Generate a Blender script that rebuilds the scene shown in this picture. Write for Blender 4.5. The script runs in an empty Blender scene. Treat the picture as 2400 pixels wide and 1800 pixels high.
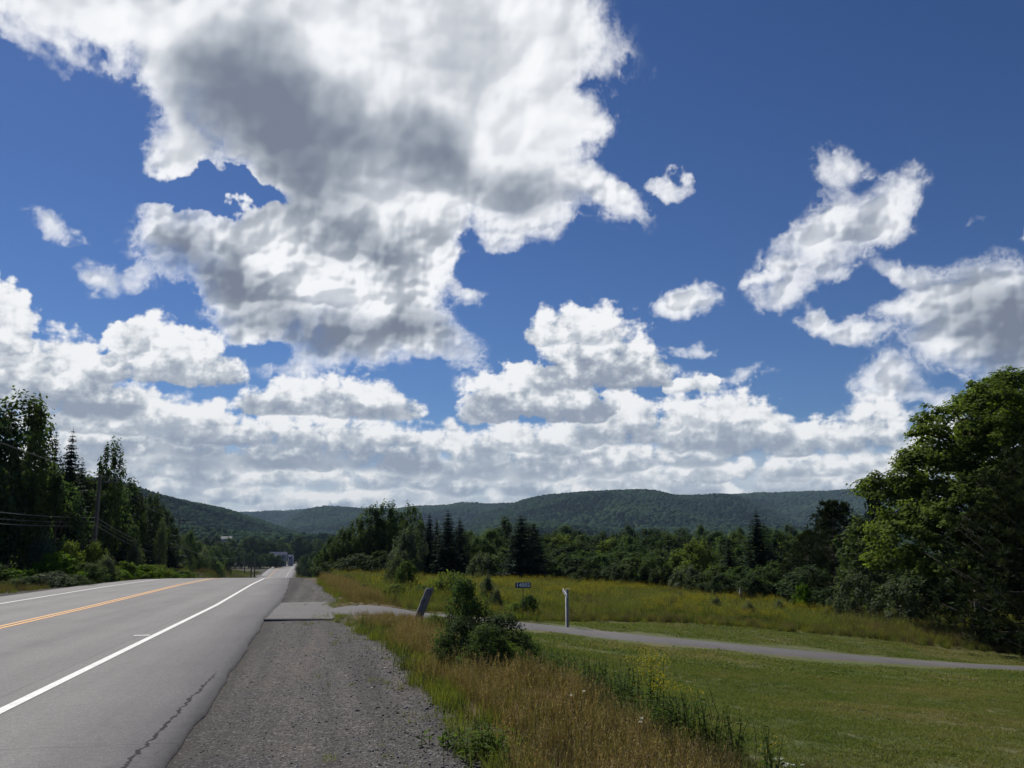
import bpy, bmesh, math, random
import numpy as np
from mathutils import Vector, Matrix, Quaternion
from mathutils.bvhtree import BVHTree

sc = bpy.context.scene
COL = sc.collection
R = math.radians

# ------------------------------------------------------------------ camera
EYE = 1.63
PITCH = 10.2
FPX = 2075.0                       # focal length measured on the 2400 px wide photograph
cam_d = bpy.data.cameras.new('camera')
cam = bpy.data.objects.new('camera', cam_d)
COL.objects.link(cam)
cam.location = (0, 0, EYE)
cam.rotation_euler = (R(90 + PITCH), 0, 0)
cam_d.sensor_width = 36.0
cam_d.lens = 36.0 * FPX / 2400.0
cam_d.clip_start = 0.05
cam_d.clip_end = 60000
sc.camera = cam

# ------------------------------------------------------------------ sun, exposure
SUN_AZ = -38.0       # degrees, + is to the right of the view direction (+Y)
SUN_EL = 50.0
sun_d = bpy.data.lights.new('sun', 'SUN')
sun_d.energy = 4.9
sun_d.angle = R(0.5)
sun_d.color = (1.0, 0.955, 0.89)
sun = bpy.data.objects.new('sun', sun_d)
COL.objects.link(sun)
_sd = Vector((math.sin(R(SUN_AZ)) * math.cos(R(SUN_EL)), math.cos(R(SUN_AZ)) * math.cos(R(SUN_EL)), math.sin(R(SUN_EL))))
sun.rotation_euler = _sd.to_track_quat('Z', 'Y').to_euler()
vs = sc.view_settings
vs.view_transform = 'Standard'
vs.look = 'None'
vs.gamma = 1.0
vs.use_curve_mapping = False
vs.exposure = 0.0
sc.cycles.max_bounces = 6
sc.cycles.transparent_max_bounces = 12
sc.cycles.diffuse_bounces = 2
sc.cycles.glossy_bounces = 2


# ------------------------------------------------------------------ node helper
class NT:
    """Terse node building: numbers, tuples or sockets as inputs."""
    def __init__(s, tree):
        s.t = tree
        s.n = tree.nodes
        s.l = tree.links

    def put(s, sock, v):
        if isinstance(v, bpy.types.NodeSocket):
            s.l.new(v, sock)
        elif v is not None:
            if isinstance(v, (tuple, list)) and len(v) == 3 and sock.type == 'RGBA':
                v = (*v, 1)
            sock.default_value = v

    def node(s, kind, out=0, props=None, **ins):
        n = s.n.new(kind)
        for k, v in (props or {}).items():
            setattr(n, k, v)
        for k, v in ins.items():
            s.put(n.inputs[k.replace('_', ' ')] if not k.startswith('i') or not k[1:].isdigit() else n.inputs[int(k[1:])], v)
        return n.outputs[out]

    def m(s, op, a, b=None, c=None, clamp=False):
        n = s.n.new('ShaderNodeMath'); n.operation = op; n.use_clamp = clamp
        s.put(n.inputs[0], a)
        if b is not None: s.put(n.inputs[1], b)
        if c is not None: s.put(n.inputs[2], c)
        return n.outputs[0]

    def v(s, op, a, b=None, c=None):
        n = s.n.new('ShaderNodeVectorMath'); n.operation = op
        if op == 'SCALE':
            s.put(n.inputs[0], a); s.put(n.inputs[3], b)
        else:
            s.put(n.inputs[0], a)
            if b is not None: s.put(n.inputs[1], b)
            if c is not None: s.put(n.inputs[2], c)
        return n.outputs[1] if op in ('DOT_PRODUCT', 'LENGTH', 'DISTANCE') else n.outputs[0]

    def sep(s, a):
        n = s.n.new('ShaderNodeSeparateXYZ'); s.put(n.inputs[0], a)
        return n.outputs[0], n.outputs[1], n.outputs[2]

    def comb(s, a, b, c):
        n = s.n.new('ShaderNodeCombineXYZ')
        for i, q in enumerate((a, b, c)): s.put(n.inputs[i], q)
        return n.outputs[0]

    def noise(s, vec, scale, detail=3, rough=0.5, dist=0.0, out='Fac', lac=2.0):
        n = s.n.new('ShaderNodeTexNoise')
        s.put(n.inputs['Vector'], vec); s.put(n.inputs['Scale'], scale); n.inputs['Detail'].default_value = detail
        n.inputs['Roughness'].default_value = rough; n.inputs['Distortion'].default_value = dist
        n.inputs['Lacunarity'].default_value = lac
        return n.outputs[out]

    def voro(s, vec, scale, feature='F1', detail=0, rough=0.5, out='Distance', smooth=0.6, rnd=1.0):
        n = s.n.new('ShaderNodeTexVoronoi'); n.feature = feature
        s.put(n.inputs['Vector'], vec); s.put(n.inputs['Scale'], scale)
        if 'Detail' in n.inputs: n.inputs['Detail'].default_value = detail; n.inputs['Roughness'].default_value = rough
        if feature == 'SMOOTH_F1': n.inputs['Smoothness'].default_value = smooth
        n.inputs['Randomness'].default_value = rnd
        return n.outputs[out]

    def rng(s, v, a, b, c=0.0, d=1.0, kind='LINEAR', clamp=True):
        n = s.n.new('ShaderNodeMapRange'); n.interpolation_type = kind; n.clamp = clamp
        for i, q in enumerate((v, a, b, c, d)): s.put(n.inputs[i], q)
        return n.outputs[0]

    def ramp(s, fac, stops, mode='LINEAR'):
        n = s.n.new('ShaderNodeValToRGB'); s.put(n.inputs[0], fac)
        cr = n.color_ramp; cr.interpolation = mode
        while len(cr.elements) < len(stops): cr.elements.new(0.5)
        for e, (p, c) in zip(cr.elements, stops):
            e.position = p; e.color = (*c, 1) if len(c) == 3 else c
        return n.outputs[0]

    def mix(s, fac, a, b, mode='MIX'):
        n = s.n.new('ShaderNodeMix'); n.data_type = 'RGBA'; n.blend_type = mode
        s.put(n.inputs[0], fac); s.put(n.inputs[6], a); s.put(n.inputs[7], b)
        return n.outputs[2]


# ------------------------------------------------------------------ sky with cumulus clouds
# Cloud masses and their grey bases are listed by bearing; (x, y) is read off on the 2400 x 1800 frame and
# turned into azimuth / elevation in degrees, so the sky is a function of the viewing direction only.
def ae(px, py):
    cx, cz = (px - 1200) / FPX, (900 - py) / FPX
    cp, sp = math.cos(R(PITCH)), math.sin(R(PITCH))
    y, z = cp - cz * sp, sp + cz * cp
    return math.degrees(math.atan2(cx, y)), math.degrees(math.atan2(z, math.hypot(cx, y)))

#     x     y    rx   ry   rot  weight
CLOUDS = [
    (900, 100, 500, 270, 0, 1.2), (1200, 110, 190, 190, 0, .8), (570, 230, 180, 240, 0, .85), (1000, 360, 360, 190, 0, .9),
    (1270, 420, 190, 120, -15, .7), (800, 430, 230, 100, -25, .7), (510, 440, 150, 34, -10, -1.7), (360, 425, 90, 30, 0, -.9), (1110, 600, 60, 60, 0, -.4), (620, 830, 60, 26, 0, -.5), (1425, 450, 110, 50, -25, .45), (200, 280, 90, 90, 0, -.5), (60, 15, 260, 75, -6, .62), (280, 25, 190, 70, 0, .6), (392, 210, 68, 130, 0, .55), (400, 330, 70, 80, 0, .4), (30, 95, 90, 40, -20, .3),
    (370, 50, 200, 100, 0, .6), (1330, 60, 80, 80, 0, .45), (1345, 300, 75, 65, 0, .55), (400, 350, 70, 60, -30, .4),
    (385, 530, 100, 85, 0, .75), (600, 570, 240, 105, 0, .8), (860, 550, 250, 130, 0, .9), (760, 700, 270, 120, 0, .9),
    (945, 670, 110, 110, 0, .7), (1010, 790, 110, 60, -15, .7), (590, 720, 120, 80, -40, .5), (880, 800, 130, 60, 0, .5),
    (130, 548, 75, 34, -5, .52), (215, 650, 55, 42, -30, .45), (310, 640, 45, 36, 35, .42), (1575, 438, 65, 24, -28, .42),
    (1230, 540, 110, 45, 10, .4), (1110, 690, 45, 30, -40, .36), (390, 460, 50, 20, 0, .33), (400, 640, 70, 30, 0, .33),
    (1605, 700, 72, 42, 0, .8), (1990, 530, 140, 85, 15, .62), (1870, 600, 140, 55, 33, .62), (2095, 480, 80, 80, 0, .45), (1940, 640, 60, 30, 0, .4),
    (1955, 400, 60, 70, -35, .42), (2130, 440, 40, 40, 0, .3), (1790, 655, 60, 14, 25, .4),
    (1845, 700, 72, 44, 25, .7), (1905, 765, 42, 42, 40, .55), (2010, 780, 100, 40, -8, .6), (2080, 890, 90, 56, 5, .7),
    (2290, 720, 200, 110, 0, .8), (2150, 710, 90, 34, 10, .5), (2400, 800, 170, 140, 0, .8), (2130, 625, 60, 34, -35, .42),
    (2220, 820, 70, 50, 0, .4), (1740, 880, 85, 24, 8, .40), (1615, 820, 60, 18, 5, .36), (1580, 880, 80, 22, -8, .3),
    (1105, 900, 40, 60, 10, .3), (2190, 930, 70, 34, -20, .38), (2295, 485, 30, 14, 0, .3), (2390, 560, 30, 16, 0, .3),
    (990, 590, 30, 25, 0, .2), (700, 860, 130, 40, 0, .4), (560, 800, 60, 30, 0, .35),
]
GREYS = [
    (570, 250, 180, 190, 0, .70), (760, 320, 280, 140, -15, .70), (1010, 330, 130, 80, -20, .55), (690, 430, 200, 80, -20, .3),
    (1080, 130, 150, 110, 0, .16), (1190, 450, 160, 70, 0, .42), (530, 640, 190, 85, -28, .8), (400, 570, 70, 60, 0, .5),
    (740, 785, 260, 55, 0, .8), (990, 770, 100, 60, 0, .65), (830, 570, 110, 50, 0, .42), (930, 620, 120, 60, -20, .35),
    (2390, 810, 190, 110, 0, .85), (2280, 720, 220, 80, 0, .42), (440, 130, 120, 60, 0, .12), (2010, 560, 110, 50, 20, .35),
    (1040, 560, 160, 50, 0, .35), (1060, 410, 180, 60, -10, .3), (1320, 150, 60, 120, 0, .25), (1880, 620, 80, 30, 30, .25),
    (2000, 800, 110, 26, 0, .3), (2100, 915, 90, 26, 0, .3), (1610, 725, 60, 20, 0, .25), (700, 500, 160, 50, 0, .25),
    (1360, 480, 90, 40, 0, .3),
]
# heaped cumulus further off:  x, base y, half width, height, lobes, grey of the base
HEAPS = [
    (-30, 900, 130, 290, 14, .5), (110, 950, 230, 200, 18, .85), (345, 890, 120, 165, 12, .5), (430, 890, 125, 150, 12, .5), (300, 850, 60, 130, 8, .4),
    (280, 1010, 260, 140, 18, .7), (495, 1035, 100, 110, 10, .8), (380, 1060, 150, 110, 10, .8),
    (745, 965, 190, 115, 16, .6), (875, 975, 95, 105, 9, .5), (645, 970, 85, 50, 6, .4), (620, 1040, 200, 70, 12, .6),
    (800, 1040, 220, 75, 12, .6), (1400, 900, 160, 215, 18, .8), (1330, 800, 110, 110, 9, .4), (1290, 800, 55, 62, 6, .3), (1475, 905, 110, 80, 8, 1.),
    (1240, 975, 190, 155, 16, .8), (1150, 985, 80, 105, 8, .4), (1440, 1035, 120, 150, 12, .6), (1054, 1030, 26, 68, 4, .4),
    (1690, 1040, 150, 175, 16, .7), (1770, 1060, 150, 125, 12, .7), (1600, 1000, 60, 100, 7, .5), (1630, 915, 80, 50, 6, .2),
    (2060, 1050, 110, 160, 12, .6), (2230, 1060, 130, 115, 10, .5), (1930, 1060, 130, 90, 9, .5), (1050, 1075, 140, 90, 10, .5),
    (1200, 1060, 150, 80, 10, .6), (1560, 1090, 150, 90, 10, .6), (2350, 1050, 140, 100, 9, .5), (200, 1080, 220, 80, 12, .6),
]


def _hash2(ix, iy, seed):
    h = (ix.astype(np.int64) * 374761393 + iy.astype(np.int64) * 668265263 + seed * 974634777) & 0xffffffff
    h = ((h ^ (h >> 13)) * 1274126177) & 0xffffffff
    h = ((h ^ (h >> 16)) * 2246822519) & 0xffffffff
    return ((h ^ (h >> 15)) & 0xffffff).astype(np.float32) / float(0x1000000)


def perlin2(x, y, seed=0):
    """gradient noise, about -1 .. 1"""
    x0 = np.floor(x); y0 = np.floor(y)
    fx = (x - x0).astype(np.float32); fy = (y - y0).astype(np.float32)
    u = fx * fx * fx * (fx * (fx * 6 - 15) + 10); v = fy * fy * fy * (fy * (fy * 6 - 15) + 10)
    out = 0
    for i in (0, 1):
        for j in (0, 1):
            a = _hash2(x0 + i, y0 + j, seed) * (2 * np.pi)
            g = np.cos(a) * (fx - i) + np.sin(a) * (fy - j)
            out = out + g * (u if i else 1 - u) * (v if j else 1 - v)
    return out * 1.5


def worley2(x, y, seed=0):
    """smooth-ish distance to the nearest jittered point, 0 .. ~1"""
    x0 = np.floor(x); y0 = np.floor(y)
    best = np.full(x.shape, 9.0, np.float32)
    for i in (-1, 0, 1):
        for j in (-1, 0, 1):
            px = x0 + i + 0.15 + 0.7 * _hash2(x0 + i, y0 + j, seed); py = y0 + j + 0.15 + 0.7 * _hash2(x0 + i, y0 + j, seed + 7)
            d = ((px - x) ** 2 + (py - y) ** 2).astype(np.float32)
            best = np.minimum(best, d)
    return np.sqrt(best)


def sstep(x, a, b):
    t = np.clip((x - a) / (b - a), 0, 1)
    return t * t * (3 - 2 * t)


def blob_field(az, el, blobs, soft):
    out = np.zeros(az.shape, np.float32)
    for (px, py, rx, ry, rot, w) in blobs:
        a0, e0 = ae(px, py); a1, _ = ae(px + 10, py); _, e2 = ae(px, py + 10)
        kx, ky = (a1 - a0) / 10, abs(e2 - e0) / 10
        sx, sy = rx * kx * soft, ry * ky * soft
        m = max(sx, sy) * 1.02
        js = np.where((az[0] > a0 - m) & (az[0] < a0 + m))[0]; is_ = np.where((el[:, 0] > e0 - m) & (el[:, 0] < e0 + m))[0]
        # the warped coordinates differ a little from the raster's own, so widen the window
        if len(js) == 0 or len(is_) == 0: continue
        pad = 60
        i0, i1, j0, j1 = max(is_[0] - pad, 0), is_[-1] + pad, max(js[0] - pad, 0), js[-1] + pad
        A = az[i0:i1, j0:j1] - a0; E = el[i0:i1, j0:j1] - e0
        ca, sa = math.cos(R(rot)), math.sin(R(rot))
        r2 = ((ca * A + sa * E) / sx) ** 2 + ((-sa * A + ca * E) / sy) ** 2
        out[i0:i1, j0:j1] += w * np.maximum(1 - r2, 0) ** 2
    return out


def shift(a, di, dj):
    """a sampled di rows up and dj columns to the right (edges repeat)"""
    return np.roll(np.pad(a, 40, mode='edge'), (-di, -dj), (0, 1))[40:-40, 40:-40] if max(abs(di), abs(dj)) <= 40 else a


def blur(a, s):
    """cheap gaussian: three box passes per axis"""
    r = max(1, int(round(s)))
    for ax in (0, 1):
        for _ in range(3):
            p = np.pad(a, [(r + 1, r) if k == ax else (0, 0) for k in (0, 1)], mode='edge')
            c = np.cumsum(p, axis=ax, dtype=np.float64)
            n = a.shape[ax]
            a = ((c[2 * r + 1:2 * r + 1 + n] - c[:n]) if ax == 0 else (c[:, 2 * r + 1:2 * r + 1 + n] - c[:, :n])) / (2 * r + 1)
            a = a.astype(np.float32)
    return a


def heaps_layer(azv, elv, az, el, U, V, Wd, Fd, heaps):
    """cumulus heaps of round lobes drawn from the farthest to the nearest; each is lit from above left, grey at its flat base"""
    ny, nx = az.shape
    rgbg = np.zeros((ny, nx), np.float32); al = np.zeros((ny, nx), np.float32); hz = np.zeros((ny, nx), np.float32)
    rs = np.random.RandomState(5)
    for (a0, b0, hw, ht, nl, gb, dist) in heaps:
        m = hw * 1.35 + .4
        j0, j1 = np.searchsorted(azv, (a0 - m, a0 + m)); i0, i1 = np.searchsorted(elv, (b0 - ht * .5 - .4, b0 + ht * 1.5 + .5))
        if j1 - j0 < 3 or i1 - i0 < 3: continue
        u = U[i0:i1, j0:j1]; v = V[i0:i1, j0:j1]; w = Wd[i0:i1, j0:j1]; f = Fd[i0:i1, j0:j1]
        esum = np.full(u.shape, 1e-6, np.float32); lsum = np.zeros(u.shape, np.float32)
        for k in range(nl):
            t = rs.uniform(-1, 1) if k > 2 else (-.45, .05, .5)[k]
            r = (rs.uniform(.26, .42) if k > 2 else .5) * min(ht, hw * 1.2)
            top = (1 - abs(t) ** 2.2) * ht
            yc = b0 + max(r * .3, (top - r) * (rs.uniform(.15, 1) if k > 2 else rs.uniform(.7, 1)))
            xc = a0 + t * (hw - r * .6)
            X = (u - xc) / r / 1.12; Y = (v - yc) / r
            d = 1 - (X * X + Y * Y)
            # flat bottoms
            d = d - np.maximum((b0 - v) / (ht * .22) + .2, 0) ** 2 * 1.2
            l = np.clip(.5 + .5 * (-.45 * X + .85 * Y), 0, 1)
            ex = np.exp(np.clip(5.0 * d, -30, 6)); esum += ex; lsum += ex * l
        best = np.log(esum) / 5.0 - .12; lit = lsum / esum
        dn = best + .62 * w + .55 * f
        a = sstep(dn, -.06, .26 + .8 * dist + .7 * rs.rand())
        yy = (v - b0) / ht
        g = .52 - .68 * lit - .46 * (w - .05) - .22 * f + gb * 1.0 * (1 - sstep(yy + .22 * f + .12 * lit, -.05, .62))
        low = 1 - sstep(yy, .05, .5)
        g = g * np.maximum(sstep(dn, -.02, .5), low)
        sl = (slice(i0, i1), slice(j0, j1))
        rgbg[sl] = rgbg[sl] * (1 - a) + g * a; hz[sl] = hz[sl] * (1 - a) + dist * a
        al[sl] = 1 - (1 - al[sl]) * (1 - a)
    return rgbg / np.maximum(al, 1e-3), al, hz


def cloudgen(azv, elv):
    """colour and opacity of the cloud cover on a grid of bearings (degrees)"""
    az, el = np.meshgrid(azv.astype(np.float32), elv.astype(np.float32))
    n = len(azv)
    # vertical coordinate that flattens distant cloud near the horizon
    vv = el + 4.0 * (1 - np.exp(-np.maximum(el, -2) / 5.0)) * 1.4
    h = sstep(el, 2, 26)                       # 0 far, 1 near and overhead
    def fbm(x, y, waves, seed, amp, rough=0.5, kind=0):
        out = 0; a = 1.0; tot = 0
        for k, wv in enumerate(waves):
            wgt = a * amp(wv)
            nz = perlin2(x / wv + 31.7 * k, y / wv - 17.3 * k, seed + k)
            if kind == 1: nz = 1 - 2.4 * np.abs(nz)
            out = out + nz * wgt; a *= rough
        return out
    # octaves longer than about 2 degrees fade out towards the horizon
    amp = lambda wv: 1.0 if wv < 2 else (1 - (1 - h) * min(1.0, (wv - 1.2) / 4))
    wxn = fbm(az, vv, (7, 3.4, 1.7, .85, .42, .21), 11, amp, 0.56)
    wyn = fbm(az, vv, (7, 3.4, 1.7, .85, .42, .21), 51, amp, 0.56)
    sc = 0.35 + 0.65 * h
    U = az + wxn * 1.7 * sc; V = el + wyn * 1.5 * sc
    S = blob_field(U, V, CLOUDS, 1.42)
    U2 = az + (wxn * 1.5) * sc; V2 = el + wyn * 1.3 * sc
    G = blob_field(U2, V2, GREYS, 1.35)
    # beyond the photographed part of the sky: scattered clouds of the same kind
    oth = np.maximum(sstep(np.abs(az), 33, 40), sstep(el, 35.5, 39))
    scat = sstep(fbm(az, vv, (16, 8, 4), 90, lambda w: 1, .5), 0.0, 0.5)
    S = S * (1 - oth) + scat * oth
    # cauliflower detail (bumps) and ragged detail (wisps)
    qx, qy = az + wxn * .35 * sc, vv + wyn * .35 * sc
    W = 0; aa = 1.0
    for k, wv in enumerate((4.2, 2.1, 1.05, .52, .27, .14)):
        wgt = aa * (1.0 if wv < 1.5 else (0.15 + 0.85 * h) if wv > 3 else (0.6 + 0.4 * h))
        W = W + wgt * (0.55 - worley2(qx / wv + 5.1 * k, qy / wv * 1.12 + 2.7 * k, 200 + k)); aa *= 0.58
    F = fbm(az + .5 * wxn, vv + .4 * wyn, (5.2, 2.6, 1.3, .65, .33, .17), 131, amp, 0.66)
    Sc = np.minimum(S, 1.25)
    k_edge = 0.36 + 0.62 * np.minimum(Sc, .5)
    dens = Sc - 0.27 + k_edge * (0.62 * W + 0.34 * F)
    dens = np.where(Sc < 0.02, -1, dens)
    soft = 0.5 + 0.5 * perlin2(az / 6.5, vv / 6.5, 300)
    ew = 0.16 + 0.42 * soft
    alpha = 1 - np.exp(-2.6 * (np.maximum(dens + .05, 0) / (ew * 1.55)) ** 1.45)
    wis = 1 - 2.2 * np.abs(F - .1)
    alpha = np.maximum(alpha, .55 * sstep(dens, -.22, .1) * sstep(wis + .5 * W, .3, 1.3) * sstep(Sc, .03, .2))
    T = np.maximum(dens, 0)
    # light comes from above and the left, through the cloud: march a little way towards it
    occ = 0
    for st, w in ((2, .22), (5, .24), (10, .26), (18, .28), (30, .25)):
        occ = occ + w * shift(T, int(round(st * .8)), -int(round(st * .45)))
    Tb = blur(T, 3); Tw = blur(T, 14)
    relief = (blur(T, 1) - shift(blur(T, 1), -3, 2)) * 1.0      # lit side positive
    relief2 = (blur(T, 3) - shift(blur(T, 3), -9, 5))
    base = sstep(fbm(az, vv * 1.9, (6, 3, 1.5, .7), 400, amp, .55), -0.15, 0.75)
    # rounded billows, lit on the side towards the light
    Wb = 0; aa = 1.0
    for k, wv in enumerate((3.4, 1.7, .85, .42)):
        Wb = Wb + aa * wv * (0.55 - worley2((az + wxn * .5) / wv + 3.3 * k, (vv + wyn * .5) / wv + 8.1 * k, 700 + k)); aa *= 0.85
    Wb = blur(Wb, 1)
    bil = (Wb - shift(Wb, 4, -3)) * 1.9
    mid_ = 1 - .68 * sstep(el, 17, 27)
    grey = 1.10 * G * (1 + .25 * np.clip(F + .2, -1, 1)) + (0.24 * mid_ * base) * sstep(Tw, 0.12, 0.6) + 0.08 * (occ - 0.35) + .03
    grey = grey - mid_ * .55 * np.clip(bil, -.5, .5)
    grey = grey - (0.50 - .15 * sstep(el, 17, 25)) * relief2 - relief * 0.32
    grey = grey * sstep(Tb, 0.0, 0.34)
    # deep inside the mass only broad soft shading is left
    deep = sstep(Tw, .25, .75)
    hi = .25 + .75 * sstep(el, 17, 25)
    deep = deep * hi
    g0 = np.clip(grey, 0, 1.3)
    grey = blur(g0, 1) * deep * .5 + blur(g0, 4) * deep * .5 + g0 * (1 - deep)
    grey = grey + .07 * blur(np.clip(F, -1, 1), 2) * deep
    grey = np.clip(1.10 * grey / (1 + .28 * grey), 0, .97)
    pos = np.array([0, .12, .3, .55, .8, 1.0])
    cols = np.array([(.96, .97, .99), (.86, .88, .91), (.63, .66, .71), (.40, .44, .50), (.25, .285, .35), (.18, .21, .28)])
    rgb = np.stack([np.interp(grey, pos, cols[:, c]) for c in range(3)], -1)
    # ---- far heaps
    hl = []
    for (px, py, hw, ht, nl, gb) in HEAPS:
        a0, e0 = ae(px, py); a1, _ = ae(px + 10, py); _, e2 = ae(px, py + 10)
        hl.append((a0, e0, hw * (a1 - a0) / 10, ht * (e0 - e2) / 10, nl, gb, .15 + .5 * max(0, 1 - e0 / 9)))
    rs = np.random.RandomState(42)
    for e in np.concatenate([np.arange(.2, 2.6, .5), np.arange(2.6, 5.4, .75)]):
        wd = 1.7 + e * .42
        x = -85 - rs.rand() * 3
        while x < 85:
            k = np.exp(rs.normal() * .45)
            if rs.rand() < (.85 if e < 4.6 else .5):
                hl.append((x, e + rs.uniform(-.3, .3), wd * k, (.62 + .42 * e) * rs.uniform(.6, 1.5) * k ** .6, int(7 + 5 * k), rs.uniform(.2, 1.0), .9 - .13 * e))
            x += wd * 1.15 * rs.uniform(.6, 1.5) * k
    hl.sort(key=lambda t: t[1])
    hs = 0.30 + .4 * h
    wf = 0
    aa = 1.0
    for k, wv in enumerate((1.5, .75, .38, .2)):
        wf = wf + aa * (0.5 - worley2(az / wv + wxn * .25 + 5.1 * k, el / wv * 1.25 + wyn * .25 + 2.7 * k, 600 + k)); aa *= 0.6
    ff = fbm(az, el * 1.3, (1.6, .8, .4, .2), 631, lambda w: 1, .6)
    Uh = az + wxn * .55 * hs; Vh = el + wyn * .42 * hs
    hg, ha, hd = heaps_layer(azv, elv, az, el, Uh, Vh, wf, ff, hl)
    # pale distant haze of cloud behind the heaps
    veil = (1 - sstep(el, 2.0, 8.0)) * .70
    vg = .30 + .10 * perlin2(az / 3.1, el / .6, 88) + .06 * perlin2(az / 1.1, el / .3, 89)
    hg = (hg * ha + vg * veil * (1 - ha)) / np.maximum(1 - (1 - ha) * (1 - veil), 1e-3)
    hd = (hd + .8 * veil * (1 - ha)); ha = 1 - (1 - ha) * (1 - veil)
    hg = np.clip(hg + .17 * np.clip(perlin2(az / 2.6, el / 1.1, 77) + .5 * perlin2(az / 1., el / .5, 78), -1, 1) - .04, 0, 1)
    pos2 = np.array([0, .15, .4, .7, 1.0])
    near = np.array([(.95, .96, .98), (.84, .86, .89), (.58, .62, .67), (.39, .43, .50), (.28, .32, .40)])
    fara = np.array([(.84, .84, .83), (.76, .77, .77), (.58, .63, .68), (.45, .52, .60), (.36, .43, .53)])
    c1 = np.stack([np.interp(hg, pos2, near[:, c]) for c in range(3)], -1)
    c2 = np.stack([np.interp(hg, pos2, fara[:, c]) for c in range(3)], -1)
    dd = np.clip(hd, 0, 1)[..., None]
    hrgb = c1 * (1 - dd) + c2 * dd
    a1 = alpha[..., None]
    out_a = 1 - (1 - alpha) * (1 - ha)
    rgb = (rgb * a1 + hrgb * ha[..., None] * (1 - a1)) / np.maximum(out_a, 1e-3)[..., None]
    return rgb.astype(np.float32), out_a.astype(np.float32)

# ---- world: clear blue sky
world = bpy.data.worlds.new('World')
sc.world = world
world.use_nodes = True
world.node_tree.nodes.clear()
W = NT(world.node_tree)
sky = W.node('ShaderNodeTexSky', props=dict(sky_type='NISHITA', sun_disc=False, sun_elevation=R(SUN_EL), sun_rotation=R(SUN_AZ),
                                            altitude=200.0, air_density=1.0, dust_density=0.2, ozone_density=3.0))
SKY_STR = 0.075
skyc = W.node('ShaderNodeGamma', Color=W.v('MULTIPLY', sky, (SKY_STR * .62, SKY_STR * .76, SKY_STR * .98)), Gamma=1.22)
bg = W.node('ShaderNodeBackground', Color=skyc, Strength=1.0)
wo = world.node_tree.nodes.new('ShaderNodeOutputWorld')
world.node_tree.links.new(bg, wo.inputs['Surface'])


def mesh_np(name, verts, faces, attrs=None, smooth=False, mats=None, cattrs=None):
    """mesh straight from numpy arrays; faces is an (n, 3) or (n, 4) array"""
    me = bpy.data.meshes.new(name)
    verts = np.asarray(verts, np.float32); faces = np.asarray(faces, np.int32)
    me.vertices.add(len(verts)); me.vertices.foreach_set('co', verts.ravel())
    n, k = faces.shape
    me.loops.add(n * k); me.loops.foreach_set('vertex_index', faces.ravel())
    me.polygons.add(n); me.polygons.foreach_set('loop_start', np.arange(0, n * k, k, dtype=np.int32))
    me.polygons.foreach_set('loop_total', np.full(n, k, np.int32))
    if smooth: me.polygons.foreach_set('use_smooth', np.ones(n, bool))
    me.update(calc_edges=True)
    for a, v in (attrs or {}).items():
        me.attributes.new(a, 'FLOAT', 'POINT').data.foreach_set('value', np.asarray(v, np.float32).ravel())
    for a, v in (cattrs or {}).items():
        me.attributes.new(a, 'FLOAT_VECTOR', 'POINT').data.foreach_set('vector', np.asarray(v, np.float32).ravel())
    for m_ in (mats or []): me.materials.append(m_)
    return me


def grid_faces(ny, nx):
    i = np.arange(ny - 1)[:, None] * nx + np.arange(nx - 1)[None]
    return np.stack([i, i + 1, i + nx + 1, i + nx], -1).reshape(-1, 4)


def new_mat(name):
    m_ = bpy.data.materials.new(name); m_.use_nodes = True
    m_.node_tree.nodes.clear()
    return m_, NT(m_.node_tree)


def out(N, surf, disp=None, vol=None):
    o = N.n.new('ShaderNodeOutputMaterial')
    if surf is not None: N.l.new(surf, o.inputs[0])
    if vol is not None: N.l.new(vol, o.inputs[1])
    if disp is not None: N.l.new(disp, o.inputs[2])


# ---- the cloud cover: a dome sector far beyond the hills, opaque where there is cloud
azv = np.concatenate([np.arange(-100, -38, .25), np.arange(-38, 38, .055), np.arange(38, 100, .25)])
elv = np.concatenate([np.arange(-1.5, 35.2, .055), np.arange(35.2, 41, .25)])
_rgb, _al = cloudgen(azv, elv)
A_, E_ = np.meshgrid(azv, elv)
fade = (1 - sstep(np.abs(A_), 88, 99)) * (1 - sstep(E_, 38, 40.7))
_al = _al * fade
RD = 24000.0
vx = RD * np.stack([np.sin(np.radians(A_)) * np.cos(np.radians(E_)), np.cos(np.radians(A_)) * np.cos(np.radians(E_)), np.sin(np.radians(E_))], -1)
cm, N = new_mat('cloud')
at_c = N.node('ShaderNodeAttribute', out='Vector', props=dict(attribute_name='tone'))
at_a = N.node('ShaderNodeAttribute', out='Fac', props=dict(attribute_name='cover'))
em = N.node('ShaderNodeEmission', Color=at_c, Strength=1.0)
tr = N.node('ShaderNodeBsdfTransparent')
out(N, N.node('ShaderNodeMixShader', i0=at_a, i1=tr, i2=em))
cm.cycles.emission_sampling = 'NONE'
fcs = grid_faces(*A_.shape)
# leave out cells that hold no cloud at all
af = _al.ravel()[fcs].max(1) > 0.002
clouds = bpy.data.objects.new('clouds', mesh_np('clouds', vx.reshape(-1, 3), fcs[af], attrs=dict(cover=_al), cattrs=dict(tone=_rgb), smooth=True, mats=[cm]))
COL.objects.link(clouds)
clouds['kind'] = 'stuff'
clouds['label'] = 'white and grey heaped cumulus clouds spread over the deep blue sky'
clouds['category'] = 'clouds'
del _rgb, _al, vx, fcs

# ------------------------------------------------------------------ lie of the land
def at(px, py, Y):
    """point seen at frame position (px, py) at distance Y in front of the camera"""
    cx, cz = (px - 1200) / FPX, (900 - py) / FPX
    cp, sp = math.cos(R(PITCH)), math.sin(R(PITCH))
    y, z = cp - cz * sp, sp + cz * cp
    return Vector((cx / y * Y, Y, z / y * Y + EYE))


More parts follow.
